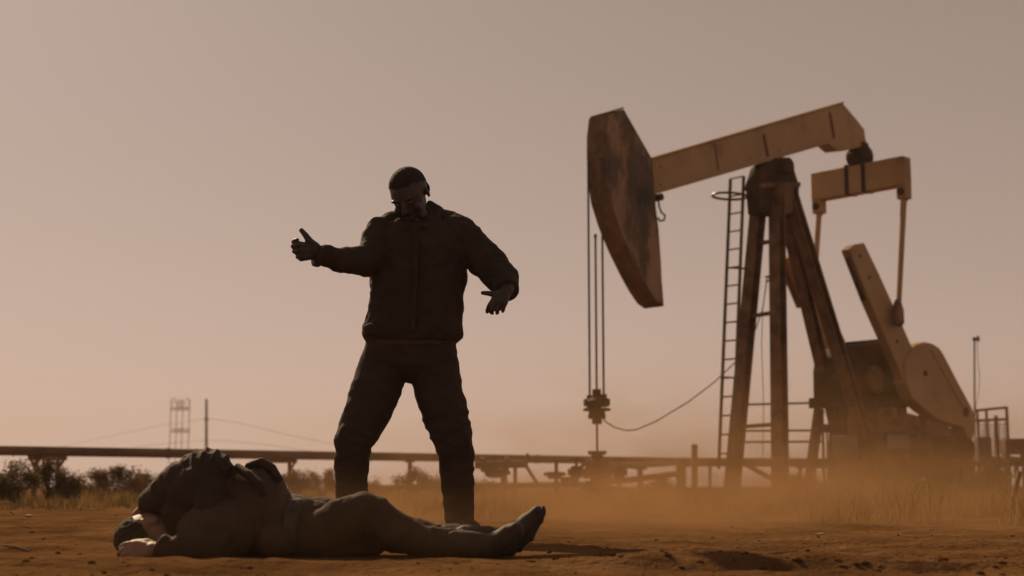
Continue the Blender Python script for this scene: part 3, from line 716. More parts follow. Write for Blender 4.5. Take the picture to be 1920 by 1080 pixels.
hand(b, L(280, 944, 0.09), (-0.75, 0.5, -0.45), (0.2, 0.9, 0.5), [0.35, 0.45, 0.5, 0.55], 0.78, bend_to=(0, -0.3, -1), spread=0.2)
hand(b, L(296, 1032, -0.25), (-0.97, -0.05, 0.02), (0, 0.6, 0.8), [0.35, 0.45, 0.5, 0.55], 0.8, thumb_dir=(-0.95, 0.25, 0.0), bend_to=(0, 0.2, -1), spread=0.25)
keepf(b.meld('body', M['skin_light'], None, 0.0045, 3))
b = Body(); b.ell(hl(0, 0.016, 0.012), hr(0.0735, 0.094, 0.0855), ht); b.ell(hl(0, 0.04, -0.03), hr(0.070, 0.074, 0.076), ht)
invl = ht.transposed()
def hairl(p):
    q = invl @ (p - hcl); q = q / HS
    line = 0.045 if q.y < -0.05 else (0.045 - (q.y + 0.05) * 0.9 if q.y < 0.03 else -0.03 - (q.y - 0.03) * 1.0)
    return q.z < line + 0.026 + 0.012 * noise.noise(p * 40)
keepf(b.meld('hair', M['hair'], None, 0.004, 2, wrinkle=folds(0.003, 46, (1, 1, 1), 2.0, 0.002), cut=hairl))

# shirt and open jacket: torso, raised shoulder with its sleeve, lower sleeve along the ground
def cloth(a1, f1, sq, sd, a2=0.0, f2=20.0, fine=0.0012):
    g1, g2 = folds(a1, f1, sq, sd, fine), folds(a2, f2, sq, sd + 4.0)
    return (lambda p: g1(p) + g2(p)) if a2 else g1
b = Body()
b.ell(L(420, 950, 0.06), (lx(50), 0.13, lx(78))); b.ell(L(482, 958, 0.07), (lx(60), 0.15, lx(86)), (0, R(8), 0))
b.ell(L(524, 974, 0.06), (lx(34), 0.14, lx(62))); b.ell(L(410, 990, -0.05), (lx(74), 0.13, lx(52))); b.ell(L(522, 1008, 0.03), (lx(48), 0.13, lx(42)))
keepf(b.meld('shirt', M['shirt'], None, 0.0055, 3, wrinkle=cloth(0.008, 10.0, (1.7, 0.7, 0.8), 5.0, 0.004, 24.0)))
b = Body()
b.ell(L(388, 905, 0.03), (lx(52), 0.12, lx(64)), (0, R(10), 0)); b.ell(L(368, 925, 0.0), (lx(56), 0.12, lx(60)))
b.chain([(L(382, 900, 0.02), 0.098), (L(346, 912, 0.0), 0.086), (L(316, 928, 0.02), 0.066), (L(286, 942, 0.07), 0.046)])
b.ell(L(352, 965, 0.0), (lx(46), 0.1, lx(46)), (0, R(-20), 0)); b.ell(L(400, 960, -0.02), (lx(40), 0.13, lx(70)))
def pleats(p):
    d = p - L(388, 935, 0.0); ang = math.atan2(d.z, d.x); rr = math.hypot(d.x, d.z)
    k = smooth01((rr - 0.07) / 0.08) * smooth01(d.z / 0.1)
    w = 1 - abs(math.sin(ang * 13 + 2.5 * noise.noise(p * 6) + 1.0)) ** 0.6 * 2
    left = smooth01((d.x + 0.16) / 0.12)
    return 0.0045 * k * w * left + folds(0.005, 9.0, (1.2, 0.8, 1.0), 5.0, 0.0008)(p) + folds(0.0032, 26.0, (1.5, 0.8, 0.9), 2.0)(p)
keepf(b.meld('jacket', M['jacket_dark'], None, 0.0042, 5, wrinkle=pleats))
b = Body()
b.chain([(L(430, 1006, -0.07), 0.07), (L(392, 1020, -0.17), 0.054), (L(352, 1026, -0.235), 0.045), (L(306, 1031, -0.25), 0.038)])
def ruffle(p): return 0.006 * math.sin(p.x * 120 + 3 * noise.noise(p * 12)) * smooth01((p.z - 0.0) / 0.05) + folds(0.004, 18)(p)
keepf(b.meld('sleeve', M['jacket_dark'], None, 0.004, 2, wrinkle=ruffle))
b = Body(); b.chain([(L(446, 876, 0.0), 0.013), (L(466, 890, -0.06), 0.015), (L(486, 908, -0.1), 0.015), (L(494, 926, -0.115), 0.012)])
keepf(b.meld('strap', M['jacket_dark'], None, 0.004, 2))
b = Body(); b.chain([(L(447, 896, -0.01), 0.012), (L(462, 897, -0.04), 0.012), (L(474, 900, -0.07), 0.01)]); keepf(b.meld('undershirt', M['undershirt'], None, 0.004, 2, wrinkle=folds(0.003, 30)))
b = Body(); b.chain([(L(466, 876, 0.05), 0.014), (L(490, 869, 0.03), 0.018), (L(512, 879, 0.01), 0.016), (L(524, 896, -0.01), 0.012)])
keepf(b.meld('jacket_panel', M['jacket_dark'], None, 0.0045, 2, wrinkle=folds(0.005, 20)))
b = Body(); b.chain([(L(540, 986, 0.05), (lx(60), 0.13)), (L(568, 988, 0.05), (lx(57), 0.13))], 28, caps=False)
keepf(b.meld('belt', M['belt'], None, 0.006, 1, wrinkle=folds(0.003, 20)))
b = MB(); b.box(L(548, 946, -0.07), (0.02, 0.012, 0.03)); keepf(b.build('buckle', M['metal'], None, 0.002))
# jeans: near knee raised, far leg stretched out
b = Body()
b.chain([(L(562, 992, 0.05), (0.09, 0.12)), (L(594, 998, 0.05), (0.078, 0.12))], 24)
b.chain([(L(588, 1001, -0.02), 0.066), (L(636, 978, -0.04), 0.069), (L(682, 961, -0.05), 0.064), (L(704, 968, -0.055), 0.062), (L(740, 994, -0.06), 0.057), (L(790, 1014, -0.07), 0.05), (L(866, 1020, -0.07), 0.043)])
b.chain([(L(590, 975, 0.15), 0.075), (L(640, 978, 0.15), 0.07), (L(700, 992, 0.14), 0.067), (L(755, 1002, 0.12), 0.062), (L(815, 1011, 0.09), 0.053), (L(890, 1014, 0.06), 0.046)])
b.chain([(L(600, 1015, 0.03), 0.05), (L(700, 1018, 0.05), 0.04)])
keepf(b.meld('jeans', M['jeans'], None, 0.0055, 3, wrinkle=cloth(0.006, 10.0, (1.5, 0.8, 0.9), 6.6, 0.0025, 24.0)))
def boot(pts, sole, nm):
    b = Body()
    b.chain(pts[0]); b.chain(pts[1]); b.ell(*pts[2])
    o = keepf(b.meld('boot', M['leather'], None, 0.005, 3, wrinkle=folds(0.003, 22, (1, 1, 1), 4.0)))
    sl = Body(); sl.chain(sole, 14)
    s_ = sl.meld('sole', M['sole'], None, 0.0045, 2); s_.parent = o
B = lambda x, y, d=0.0: L(x, y, 0.04 + d)
boot(([(B(872, 1014), 0.05), (B(905, 1012), 0.046), (B(940, 1016), 0.043)],
      [(B(945, 1016), 0.04), (B(966, 1003), 0.041), (B(990, 984, -0.01), (0.036, 0.04)), (B(1008, 964, -0.02), 0.026)], (B(948, 1024), 0.037)),
     [(B(956, 1033), (0.018, 0.036)), (B(974, 1022), (0.014, 0.035)), (B(996, 1000, -0.01), (0.013, 0.042)), (B(1014, 969, -0.02), (0.011, 0.036)), (B(1018, 959, -0.02), (0.010, 0.03))], 'far')
B = lambda x, y, d=0.0: L(x, y, -0.08 + d)
boot(([(B(850, 1021), 0.045), (B(885, 1022), 0.043), (B(914, 1025), 0.041)],
      [(B(918, 1025), 0.038), (B(938, 1016, -0.02), 0.038), (B(956, 1004, -0.05), (0.034, 0.036)), (B(968, 994, -0.07), 0.025)], (B(922, 1029), 0.034)),
     [(B(930, 1036), (0.016, 0.032)), (B(946, 1028, -0.02), (0.013, 0.032)), (B(962, 1014, -0.05), (0.012, 0.036)), (B(974, 999, -0.07), (0.010, 0.03))], 'near')

# ------------------------------------------------------------------ pipelines, wellhead, valves, posts
def on_ground(p): return Vector((p.x, p.y, 0.0))
def pipe_thing(name, label, pts, r, supports, cat='pipeline', m='pipe', joint=6.0):
    root = empty(name, on_ground(pts[0])); tag(root, label, cat)
    o = root.location.copy(); pts = [p - o for p in pts]
    MB().tube(pts, r, 14).build('pipe', M[m], root, smooth=True)
    tot = 0
    for a_, b_ in zip(pts, pts[1:]):
        n = int((b_ - a_).length / joint)
        for k in range(1, n + 1):
            c_ = a_ + (b_ - a_) * (k / (n + 1)); MB().disc(c_, b_ - a_, r * 1.16, r * 0.5, 14).build('pipe_joint', M[m], root, smooth=True)
    for c_, kind in supports:
        c_ = c_ - o
        g = MB()
        if kind == 'frame':
            for s in (-1, 1): g.bar((c_.x + s * 0.22, c_.y, c_.z - r), (c_.x + s * 0.26, c_.y, 0), 0.08, 0.08)
            g.bar((c_.x - 0.4, c_.y, c_.z - r - 0.04), (c_.x + 0.4, c_.y, c_.z - r - 0.04), 0.12, 0.09)
            g.bar((c_.x - 0.36, c_.y, c_.z - r - 0.05), (c_.x - 0.22, c_.y, c_.z - r - 0.3), 0.05, 0.05); g.bar((c_.x + 0.36, c_.y, c_.z - r - 0.05), (c_.x + 0.22, c_.y, c_.z - r - 0.3), 0.05, 0.05)
        elif kind == 'post':
            g.bar((c_.x, c_.y, c_.z - r + 0.01), (c_.x, c_.y, 0), 0.1, 0.1); g.box((c_.x, c_.y, c_.z - r - 0.01), (0.24, 0.2, 0.04))
        else:
            g.bar((c_.x, c_.y, c_.z), (c_.x + 0.5, c_.y - 0.1, 0), 0.06, 0.06)
        g.build('support', M['rust'], root)
    return root
pA, pB = at(0, 844.5, 29.6), at(1272, 865, 41.7)
pA2 = pA + (pA - pB) * 0.35
def along(x):
    lo, hi = 0.0, 1.0
    for _ in range(40):
        mid = (lo + hi) / 2; q = pA2 + (pB - pA2) * mid
        if 960 + q.x / q.y * FPX < x: lo = mid
        else: hi = mid
    return pA2 + (pB - pA2) * lo
pipe_thing('pipeline', 'thick rusty pipeline running level behind the bushes on the left', [pA2, pB], 0.105,
           [(along(-260), 'frame'), (along(95), 'frame'), (along(528), 'frame'), (along(770), 'post'), (along(966), 'post'), (along(1160), 'post')])
pipe_thing('pipeline', 'dark pipeline behind the pumpjack, passing between its legs', [at(1274, 866.5, 40.5), at(1560, 867.5, 40.5), at(2250, 862, 39)], 0.125,
           [(at(1282, 866, 40.4), 'post'), (at(1500, 868, 40.4), 'post'), (at(1700, 866, 40), 'post'), (at(1905, 864, 39.6), 'post'), (at(2150, 864, 39.2), 'post')])
wellp = PJ_O + U * wu
pipe_thing('flow_line', 'thin rusty flow line slanting away from the wellhead to the timber post', [Vector((wellp.x, wellp.y, 0.52)), at(1150, 874, 22.0), at(1268, 869, 39.0)], 0.055,
           [(at(1200, 872, 27.5), 'post')], 'pipe')
pipe_thing('flow_line', 'low pipe lying just above the ground behind the standing man', [at(640, 917, 31), at(830, 912, 30), at(1090, 908, 29), at(1120, 905, 28.5)], 0.06,
           [(at(700, 915, 30.7), 'post'), (at(820, 912, 30), 'post'), (at(960, 910, 29.5), 'post')], 'pipe')
pipe_thing('flow_line', 'pale dusty pipe rising gently right of the wellhead', [at(1122, 904, 25), at(1180, 900, 26), at(1266, 889, 27.5)], 0.055,
           [(at(1240, 893, 27), 'post')], 'pipe')

def wheel(c_, axis_, r_, m, parent, name='handwheel'):
    ax = Vector(axis_).normalized(); e1 = ax.orthogonal().normalized(); e2 = ax.cross(e1); c_ = Vector(c_)
    g = MB(); g.tube([c_ + (e1 * math.cos(t) + e2 * math.sin(t)) * r_ for t in [2 * math.pi * k / 20 for k in range(21)]], r_ * 0.14, 6, cap=False)
    for k in range(2):
        e = e1 if k == 0 else e2; g.tube([c_ - e * r_, c_ + e * r_], r_ * 0.09, 5)
    g.tube([c_ - ax * 0.03, c_ + ax * 0.03], r_ * 0.22, 8)
    return g.build(name, m, parent, smooth=True)

wh = empty('wellhead', (wellp.x, wellp.y, 0)); tag(wh, 'rusty wellhead with valves under the hanging rod of the pumpjack', 'wellhead')
zz = lambda y: CAM_Z + (912 - y) * wellp.y / FPX
MB().tube([(0, 0, -0.05), (0, 0, 0.3)], 0.17, 16).build('casing', M['rust'], wh, smooth=True)
for z_, r_, t in ((0.2, 0.24, 0.07), (0.36, 0.21, 0.06)): MB().disc((0, 0, z_), (0, 0, 1), r_, t, 18).build('flange', M['rust'], wh, smooth=True)
MB().tube([(0, 0, 0.3), (0, 0, zz(868))], 0.1, 14).build('tubing_head', M['rust'], wh, smooth=True)
MB().box((0, 0, 0.50), (0.34, 0.26, 0.2)).build('pumping_tee', M['rust'], wh, 0.03)
MB().tube([(0, 0, zz(872)), (0, 0, zz(864)), (0, 0, zz(860)), (0, 0, zz(852)), (0, 0, zz(849))], [0.13, 0.13, 0.08, 0.09, 0.06], 14).build('stuffing_box', M['dark'], wh, smooth=True)
MB().disc((0, 0, zz(850)), (0, 0, 1), 0.13, 0.05, 14).build('stuffing_box_cap', M['dark'], wh, smooth=True)
for s in (-1, 1):
    so = MB().tube([(0, 0, 0.42), (s * 0.42, -0.05, 0.42)], 0.05, 10).build('side_outlet', M['rust'], wh, smooth=True)
    MB().box((s * 0.3, -0.04, 0.42), (0.16, 0.15, 0.18)).build('valve_body', M['dark'], so, 0.03)
    MB().tube([(s * 0.3, -0.04, 0.5), (s * 0.3, -0.04, 0.6)], 0.02, 6).build('valve_stem', M['dark'], so)
    wheel((s * 0.3, -0.04, 0.6), (0, 0, 1), 0.1, M['dark'], so)
MB().bar((-0.12, 0, 0.62), (-0.46, 0.05, 0.2), 0.05, 0.05).build('brace', M['rust'], wh)
MB().tube([(0.12, 0, 0.2), (0.5, 0.1, 0.16), (0.6, 0.12, 0.0)], 0.035, 8).build('bleed_line', M['rust'], wh, smooth=True)

def manifold(px_list, Y, label):
    root = empty('valve_manifold', on_ground(at(px_list[0][0], 912, Y))); tag(root, label, 'valve')
    o = root.location
    return root, (lambda x, y, d=0.0: at(x, y, Y + d) - o)
vm, P = manifold([(940,)], 26.0, 'cluster of dark handwheel valves on a braced stand left of the wellhead')
MB().bar(P(945, 866), P(945, 940), 0.12, 0.12).build('post', M['rust'], vm)
MB().bar(P(966, 868), P(966, 940), 0.07, 0.07).build('post', M['rust'], vm)
MB().bar(P(984, 870), P(1008, 908), 0.06, 0.06).build('brace', M['rust'], vm)
MB().tube([P(890, 872), P(990, 870)], 0.07, 10).build('header_pipe', M['rust'], vm, smooth=True)
vb = MB().box(P(925, 889), (0.3, 0.24, 0.1)).build('valve_body', M['dark'], vm, 0.03)
MB().tube([P(918, 872), P(918, 889)], 0.03, 6).build('valve_stem', M['dark'], vb)
wheel(P(930, 884), (0.1, 0.1, 1), 0.24, M['dark'], vb); wheel(P(930, 893), (0, -0.1, 1), 0.14, M['dark'], vb)
MB().disc(P(950, 870), (1, 0, 0), 0.13, 0.08, 14).build('flange', M['rust'], vm, smooth=True)
MB().disc(P(905, 871), (1, 0, 0), 0.13, 0.08, 14).build('flange', M['rust'], vm, smooth=True)
MB().tube([P(989, 850), P(989, 868)], 0.025, 6).build('gauge_stem', M['dark'], vm)
vm2, P = manifold([(1045,)], 27.0, 'small handwheel valve hanging beside a dark block, nearest the wellhead')
MB().tube([P(1043, 866), P(1043, 889)], 0.035, 8).build('valve_stem', M['dark'], vm2, smooth=True)
vb = MB().box(P(1040, 893), (0.26, 0.2, 0.1)).build('valve_body', M['dark'], vm2, 0.03)
wheel(P(1040, 889), (0, 0.1, 1), 0.19, M['dark'], vb)
MB().box(P(1068, 902), (0.34, 0.3, 0.16)).build('block', M['dark'], vm2, 0.04)
MB().bar(P(1092, 877), P(1072, 900), 0.05, 0.05).build('brace', M['rust'], vm2)
MB().bar(P(1043, 893), P(1043, 945), 0.08, 0.08).build('post', M['rust'], vm2)

def post(x, y0, Y, w, label, name='fence_post', m='timber', x1=None, cat='post'):
    g = on_ground(at(x, 912, Y)); o = MB().bar(Vector((0, 0, -0.05)), at(x if x1 is None else x1, y0, Y) - g, w, w).build(name, M[m], None, w * 0.12)
    o.location = g; return tag(o, label, cat)
post(1302, 833, 30.0, 0.12, 'upright timber post standing taller than the pipeline, left of the pumpjack')
post(1331, 872, 32.0, 0.07, 'thin short post just left of the pumpjack ladder')
post(1273, 860, 34.0, 0.13, 'squat timber post where the two pipelines meet')
post(1886, 884, 11.5, 0.035, 'thin leaning stake at the far right edge', 'stake', 'timber', 1912)

# guard railing behind the pumpjack
rl = empty('guard_railing', on_ground(at(1470, 912, 28.0))); tag(rl, 'thin steel guard railing seen through the pumpjack legs', 'railing')
P = lambda x, y, d=0.0: at(x, y, 28.0 + d) - rl.location
for x, y0 in ((1384, 759), (1460, 758), (1541, 755)): MB().bar(P(x, y0), (P(x, y0).x, P(x, y0).y, 0), 0.05, 0.05).build('post', M['steel'], rl)
for y0, y1 in ((759, 755), (808, 807), (829, 828)): MB().tube([P(1384, y0), P(1541, y1)], 0.022, 6).build('rail', M['steel'], rl)
rl2 = empty('guard_railing', on_ground(at(1556, 912, 29.0))); tag(rl2, 'short low railing stub between guard railing and gearbox', 'railing')
P = lambda x, y, d=0.0: at(x, y, 29.0 + d) - rl2.location
for x in (1550, 1566): MB().bar(P(x, 797), (P(x, 797).x, P(x, 797).y, 0), 0.04, 0.04).build('post', M['steel'], rl2)
for y in (797, 806): MB().tube([P(1546, y), P(1574, y - 1)], 0.022, 6).build('rail', M['steel'], rl2)

# pipe rack with wire mesh, cabinet and antenna mast on the right
YR = 34.0
rk = empty('scaffold_rack', on_ground(at(1858, 912, YR))); tag(rk, 'steel scaffold rack with mesh panels right of the counterweight', 'rack')
P = lambda x, y, d=0.0: at(x, y, YR + d) - rk.location
for x, y0, w in ((1832, 769, 0.05), (1849, 767, 0.05), (1867, 779, 0.07), (1887, 763, 0.06)): MB().bar(P(x, y0), (P(x, y0).x, P(x, y0).y, 0), w, w).build('upright', M['steel'], rk)
for y0, y1 in ((770, 764), (789, 786)): MB().bar(P(1828, y0), P(1888, y1), 0.06, 0.06).build('rail', M['steel'], rk)
for k in range(11):
    y = 797 + k * 6; MB().tube([P(1832, y), P(1887, y - 1)], 0.012, 5).build('mesh_wire', M['steel'], rk)
for k in range(6):
    x = 1836 + k * 9.5; MB().tube([P(x, 790), P(x, 862)], 0.009, 5).build('mesh_wire', M['steel'], rk)
cab = empty('control_cabinet', on_ground(at(1843, 912, 32.0))); tag(cab, 'dark grey cabinet standing in front of the scaffold rack', 'cabinet')
P = lambda x, y, d=0.0: at(x, y, 32.0 + d) - cab.location
c0, c1 = P(1829, 819), P(1857, 866); cc = (c0 + c1) / 2
MB().box(cc, (c1.x - c0.x, 0.3, c0.z - c1.z)).build('case', M['grey_box'], cab, 0.015)
MB().box((cc.x, cc.y - 0.16, cc.z), ((c1.x - c0.x) * 0.86, 0.02, (c0.z - c1.z) * 0.88)).build('door', M['grey_box'], cab, 0.006)
for s in (-1, 1): MB().bar((cc.x + s * 0.12, 0, c1.z), (cc.x + s * 0.12, 0, 0), 0.05, 0.05).build('leg', M['rust'], cab)
an = empty('antenna_mast', on_ground(at(1827, 912, 36.0))); tag(an, 'tall thin antenna mast rising above the scaffold rack', 'antenna')
P = lambda x, y, d=0.0: at(x, y, 36.0 + d) - an.location
MB().tube([(0, 0, 0), P(1827, 632)], 0.022, 6).build('mast', M['steel'], an, smooth=True)
MB().box(P(1827, 636), (0.08, 0.06, 0.08)).build('bracket', M['dark'], an)
MB().tube([P(1827, 636), P(1835, 635)], 0.015, 6).build('arm', M['dark'], an)
MB().box(P(1834, 635), (0.06, 0.06, 0.14)).build('sensor', M['dark'], an, 0.01)
MB().tube([P(1832, 640), P(1834, 680), P(1837, 705), P(1835, 735), P(1829, 768)], 0.008, 5).build('cable', M['cable'], an, smooth=True)
bxr = MB().box((0, 0, 0.3), (0.5, 0.4, 0.36)); bxr.box((0.22, 0, 0.06), (0.06, 0.3, 0.12)).box((-0.22, 0, 0.06), (0.06, 0.3, 0.12))
o = bxr.build('tool_box', M['rust'], None, 0.02); g = on_ground(at(1904, 912, 33)); o.location = (g.x, g.y, at(1904, 862, 33).z - 0.0)
st = MB(); zt = o.location.z + 0.0
tag(o, 'small reddish box above the pipeline at the right edge', 'box')
bs = MB(); bs.bar((-0.2, 0, 0), (-0.2, 0, -zt), 0.06, 0.06).bar((0.2, 0, 0), (0.2, 0, -zt), 0.06, 0.06); bs.build('stand', M['rust'], o)

# ------------------------------------------------------------------ power line in the distance
YT = 420.0
tw_ = empty('transmission_tower', on_ground(at(339, 912, YT))); tag(tw_, 'distant lattice transmission tower left of the wooden power pole', 'tower')
P = lambda x, y, d=0.0: at(x, y, YT + d) - tw_.location
dd = 5.0
xs = (321, 332, 343, 356)
for x, d in ((xs[0], 0), (xs[1], dd), (xs[2], dd), (xs[3], 0)):
    a_ = P(x, 748 if x in (321, 356) else 752, d); MB().bar(a_, (a_.x, a_.y, 0), 0.22, 0.22).build('leg', M['steel'], tw_)
lat = []
for d in (0, dd):
    xa, xb = (321, 356) if d == 0 else (332, 343)
    for y in (765, 769, 804, 810, 850, 890): MB().bar(P(xa, y, d), P(xb, y, d), 0.2, 0.24).build('cross_member', M['steel'], tw_)
    for y0, y1 in ((748, 768), (804, 812)):
        n = 5
        for k in range(n):
            x0, x1 = xa + (xb - xa) * k / n, xa + (xb - xa) * (k + 1) / n
            MB().bar(P(x0, y0 if k % 2 else y1, d), P(x1, y1 if k % 2 else y0, d), 0.12, 0.12).build('lattice_bar', M['steel'], tw_)
for y in (766, 808):
    for x0, x1 in ((321, 332), (356, 343)): MB().bar(P(x0, y, 0), P(x1, y, dd), 0.2, 0.2).build('cross_member', M['steel'], tw_)
for x in (326, 351): MB().bar(P(x - 5, 756), P(x, 744), 0.12, 0.12).build('peak_bar', M['steel'], tw_); MB().bar(P(x, 744), P(x + 5, 756), 0.12, 0.12).build('peak_bar', M['steel'], tw_)
YP = 170.0
pl = empty('utility_pole', on_ground(at(387, 912, YP))); tag(pl, 'slim wooden power pole beside the distant tower', 'utility pole')
P = lambda x, y, d=0.0: at(x, y, YP + d) - pl.location
MB().tube([(0, 0, 0), P(387, 748)], [0.2, 0.15], 8).build('pole', M['timber'], pl, smooth=True)
for y, hw in ((787, 11), (826, 7)):
    ca = MB().bar(P(387 - hw * 0.3, y, 0.4 - 2.0), P(387 + hw * 0.3, y, 0.4 + 2.0), 0.14, 0.14).build('crossarm', M['timber'], pl)
    for k in (-1, 0, 1): MB().tube([P(387 + k * hw * 0.28, y, 0.4 + k * 1.8), P(387 + k * hw * 0.28, y - 3, 0.4 + k * 1.8)], 0.07, 6).build('insulator', M['dark'], ca)
def wire(pts, label):
    g = on_ground(pts[0]); o = MB().tube([p - g for p in pts], 0.02, 5).build('overhead_wire', M['cable'], None, smooth=True)
    o.location = g; tag(o, label, 'wire', 'power wires of the distant pole')
wire([at(387, 785, YP), at(350, 791, 175), at(300, 798, 182), at(240, 811, 190), at(130, 834, 205), at(60, 848, 220)], 'upper wire falling away to the left of the power pole')
wire([at(387, 826, YP), at(340, 829, 175), at(270, 836, 184), at(180, 851, 196)], 'lower wire falling away to the left of the power pole')
wire([at(387, 785, YP), at(420, 788, 168), at(470, 798, 164), at(540, 815, 160), at(640, 836, 152)], 'upper wire running right from the power pole towards the standing man')
wire([at(387, 826, YP), at(430, 827, 168), at(500, 834, 162), at(600, 848, 154)], 'lower wire running right from the power pole towards the standing man')

# ------------------------------------------------------------------ vegetation
def leafmat(name, cols, scale):
    m = material(name, cols, scale, 0.85, 0, 0, spec=0.15); n, l = m.node_tree.nodes, m.node_tree.links
    tr = n.new('ShaderNodeBsdfTranslucent'); mx = n.new('ShaderNodeMixShader'); mx.inputs[0].default_value = 0.45
    cr = [k for k in n if k.type == 'VALTORGB'][0]; l.new(cr.outputs[0], tr.inputs[0])
    l.new(n['Principled BSDF'].outputs[0], mx.inputs[1]); l.new(tr.outputs[0], mx.inputs[2]); l.new(mx.outputs[0], n['Material Output'].inputs['Surface'])
    return m
M['leaf_olive'] = leafmat('dusty_olive_leaf', [(0.10, 0.065, 0.026), (0.17, 0.112, 0.045)], 9)
M['leaf_brown'] = leafmat('dry_brown_leaf', [(0.105, 0.06, 0.028), (0.19, 0.11, 0.05)], 9)
M['straw'] = leafmat('dry_straw_grass', [(0.15, 0.085, 0.03), (0.26, 0.155, 0.056), (0.34, 0.21, 0.08)], 3)
M['straw_green'] = leafmat('olive_dry_grass', [(0.075, 0.047, 0.017), (0.13, 0.084, 0.03)], 3)
M['twig'] = material('dry_twig', [(0.05, 0.032, 0.02), (0.1, 0.065, 0.04)], 20, 0.9, 0, 0)

def bush(x, ybase, ytop, halfpx, label, m='leaf_olive', n=2600, sparse=0.0, seed=0):
    rnd = random.Random(1000 + seed)
    Y = CAM_Z * FPX / max(12.0, ybase - 912); Y = min(Y, 27.0)
    g = on_ground(at(x, 912, Y)); H = at(x, ytop, Y).z; W = halfpx * Y / FPX
    root = empty('bush', g); tag(root, label, 'bush', 'dry bushes behind the men')
    stems = MB(); clumps = []
    for k in range(16):
        a_ = rnd.uniform(0, 2 * math.pi); rr = math.sqrt(rnd.random())
        tip = Vector((math.cos(a_) * rr * W * 0.9, math.sin(a_) * rr * W * 0.8, H * (1 - 0.55 * rr * rr) * rnd.uniform(0.65, 1.0)))
        mid = Vector((tip.x * 0.45 + rnd.gauss(0, 0.03), tip.y * 0.45 + rnd.gauss(0, 0.03), tip.z * 0.55))
        stems.tube([(0, 0, 0), mid, tip], [0.012, 0.008, 0.003], 4); clumps.append((mid, tip))
        for _ in range(3):
            t2 = tip + Vector((rnd.gauss(0, 0.08), rnd.gauss(0, 0.08), rnd.uniform(-0.04, 0.09)))
            stems.tube([mid.lerp(tip, 0.6), t2], [0.004, 0.002], 3); clumps.append((tip, t2))
        for _ in range(2):
            t3 = tip + Vector((rnd.gauss(0, 0.05), rnd.gauss(0, 0.05), rnd.uniform(0.02, 0.12) * (H / 0.5)))
            stems.tube([mid.lerp(tip, 0.8), t3], [0.004, 0.002], 3)
    stems.build('stem', M['twig'], root)
    vs, fs = [], []
    for _ in range(n):
        a_, b_ = clumps[int(rnd.random() * len(clumps))]
        t = rnd.random() ** 0.7; p = a_.lerp(b_, t) + Vector((rnd.gauss(0, 0.045), rnd.gauss(0, 0.045), rnd.gauss(0, 0.04)))
        if p.z < 0.01: p.z = rnd.uniform(0.01, 0.08)
        s = rnd.uniform(0.010, 0.026)
        d1 = Vector((rnd.gauss(0, 1), rnd.gauss(0, 1), rnd.gauss(0.3, 1))).normalized(); d2 = d1.orthogonal().normalized()
        d2 = Matrix.Rotation(rnd.uniform(0, 6.28), 3, d1) @ d2
        k = len(vs); vs += [p - d1 * s, p + d2 * s * 0.4, p + d1 * s, p - d2 * s * 0.4]; fs.append((k, k + 1, k + 2, k + 3))
    me = bpy.data.meshes.new('foliage'); me.from_pydata(vs, [], fs); link_mesh('foliage', me, M[m], root)
B_ = [(30, 944, 878, 62, 'rounded olive bush at the far left edge', 'leaf_olive', 4200),
      (92, 942, 862, 30, 'tall dark twiggy bush under the pipeline bracket', 'leaf_brown', 2400),
      (146, 942, 897, 40, 'low brown bush between the twiggy bush and the rounded dark bush', 'leaf_brown', 2600),
      (212, 938, 876, 58, 'rounded dark bush left of the fallen man', 'leaf_brown', 4200),
      (284, 936, 884, 34, 'loose bush partly behind the shoulder of the fallen man', 'leaf_olive', 2400),
      (352, 934, 890, 40, 'bush mostly hidden behind the bunched jacket', 'leaf_olive', 1800),
      (556, 932, 886, 34, 'brown bush beside the paired pipeline supports', 'leaf_brown', 2400),
      (604, 932, 874, 38, 'taller brown bush touching the left leg of the standing man', 'leaf_brown', 2800),
      (700, 930, 906, 44, 'very low bush between the legs of the standing man', 'leaf_brown', 1800),
      (776, 932, 880, 46, 'spreading dry bush left of the right leg of the standing man', 'leaf_brown', 3000),
      (830, 932, 890, 30, 'bush behind the right knee of the standing man', 'leaf_brown', 1800),
      (452, 932, 886, 40, 'bush behind the second hump of the fallen man', 'leaf_brown', 1800),
      (506, 932, 892, 34, 'low bush left of the paired pipeline supports', 'leaf_brown', 2000),
      (652, 931, 892, 32, 'bush peeking out behind the left shin of the standing man', 'leaf_brown', 1800),
      (912, 933, 903, 40, 'flat scrub right of the standing man under the valves', 'leaf_brown', 1800),
      (1235, 934, 900, 30, 'small dry bush below the squat timber post', 'leaf_brown', 1500),
      (1500, 936, 888, 46, 'dry bush at the foot of the near pumpjack leg', 'leaf_olive', 2400),
      (1592, 938, 880, 40, 'scrubby bush in front of the gearbox pedestal', 'leaf_olive', 2400),
      (1776, 944, 862, 44, 'yellowish bush in front of the motor', 'leaf_olive', 2600),
      (1850, 948, 870, 46, 'loose bush at the right in front of the cabinet', 'leaf_olive', 2600)]
for i, (x, yb, yt, hw, lb_, m_, n_) in enumerate(B_): bush(x, yb, yt, hw, lb_, m_, int(n_ * 1.5), seed=i)

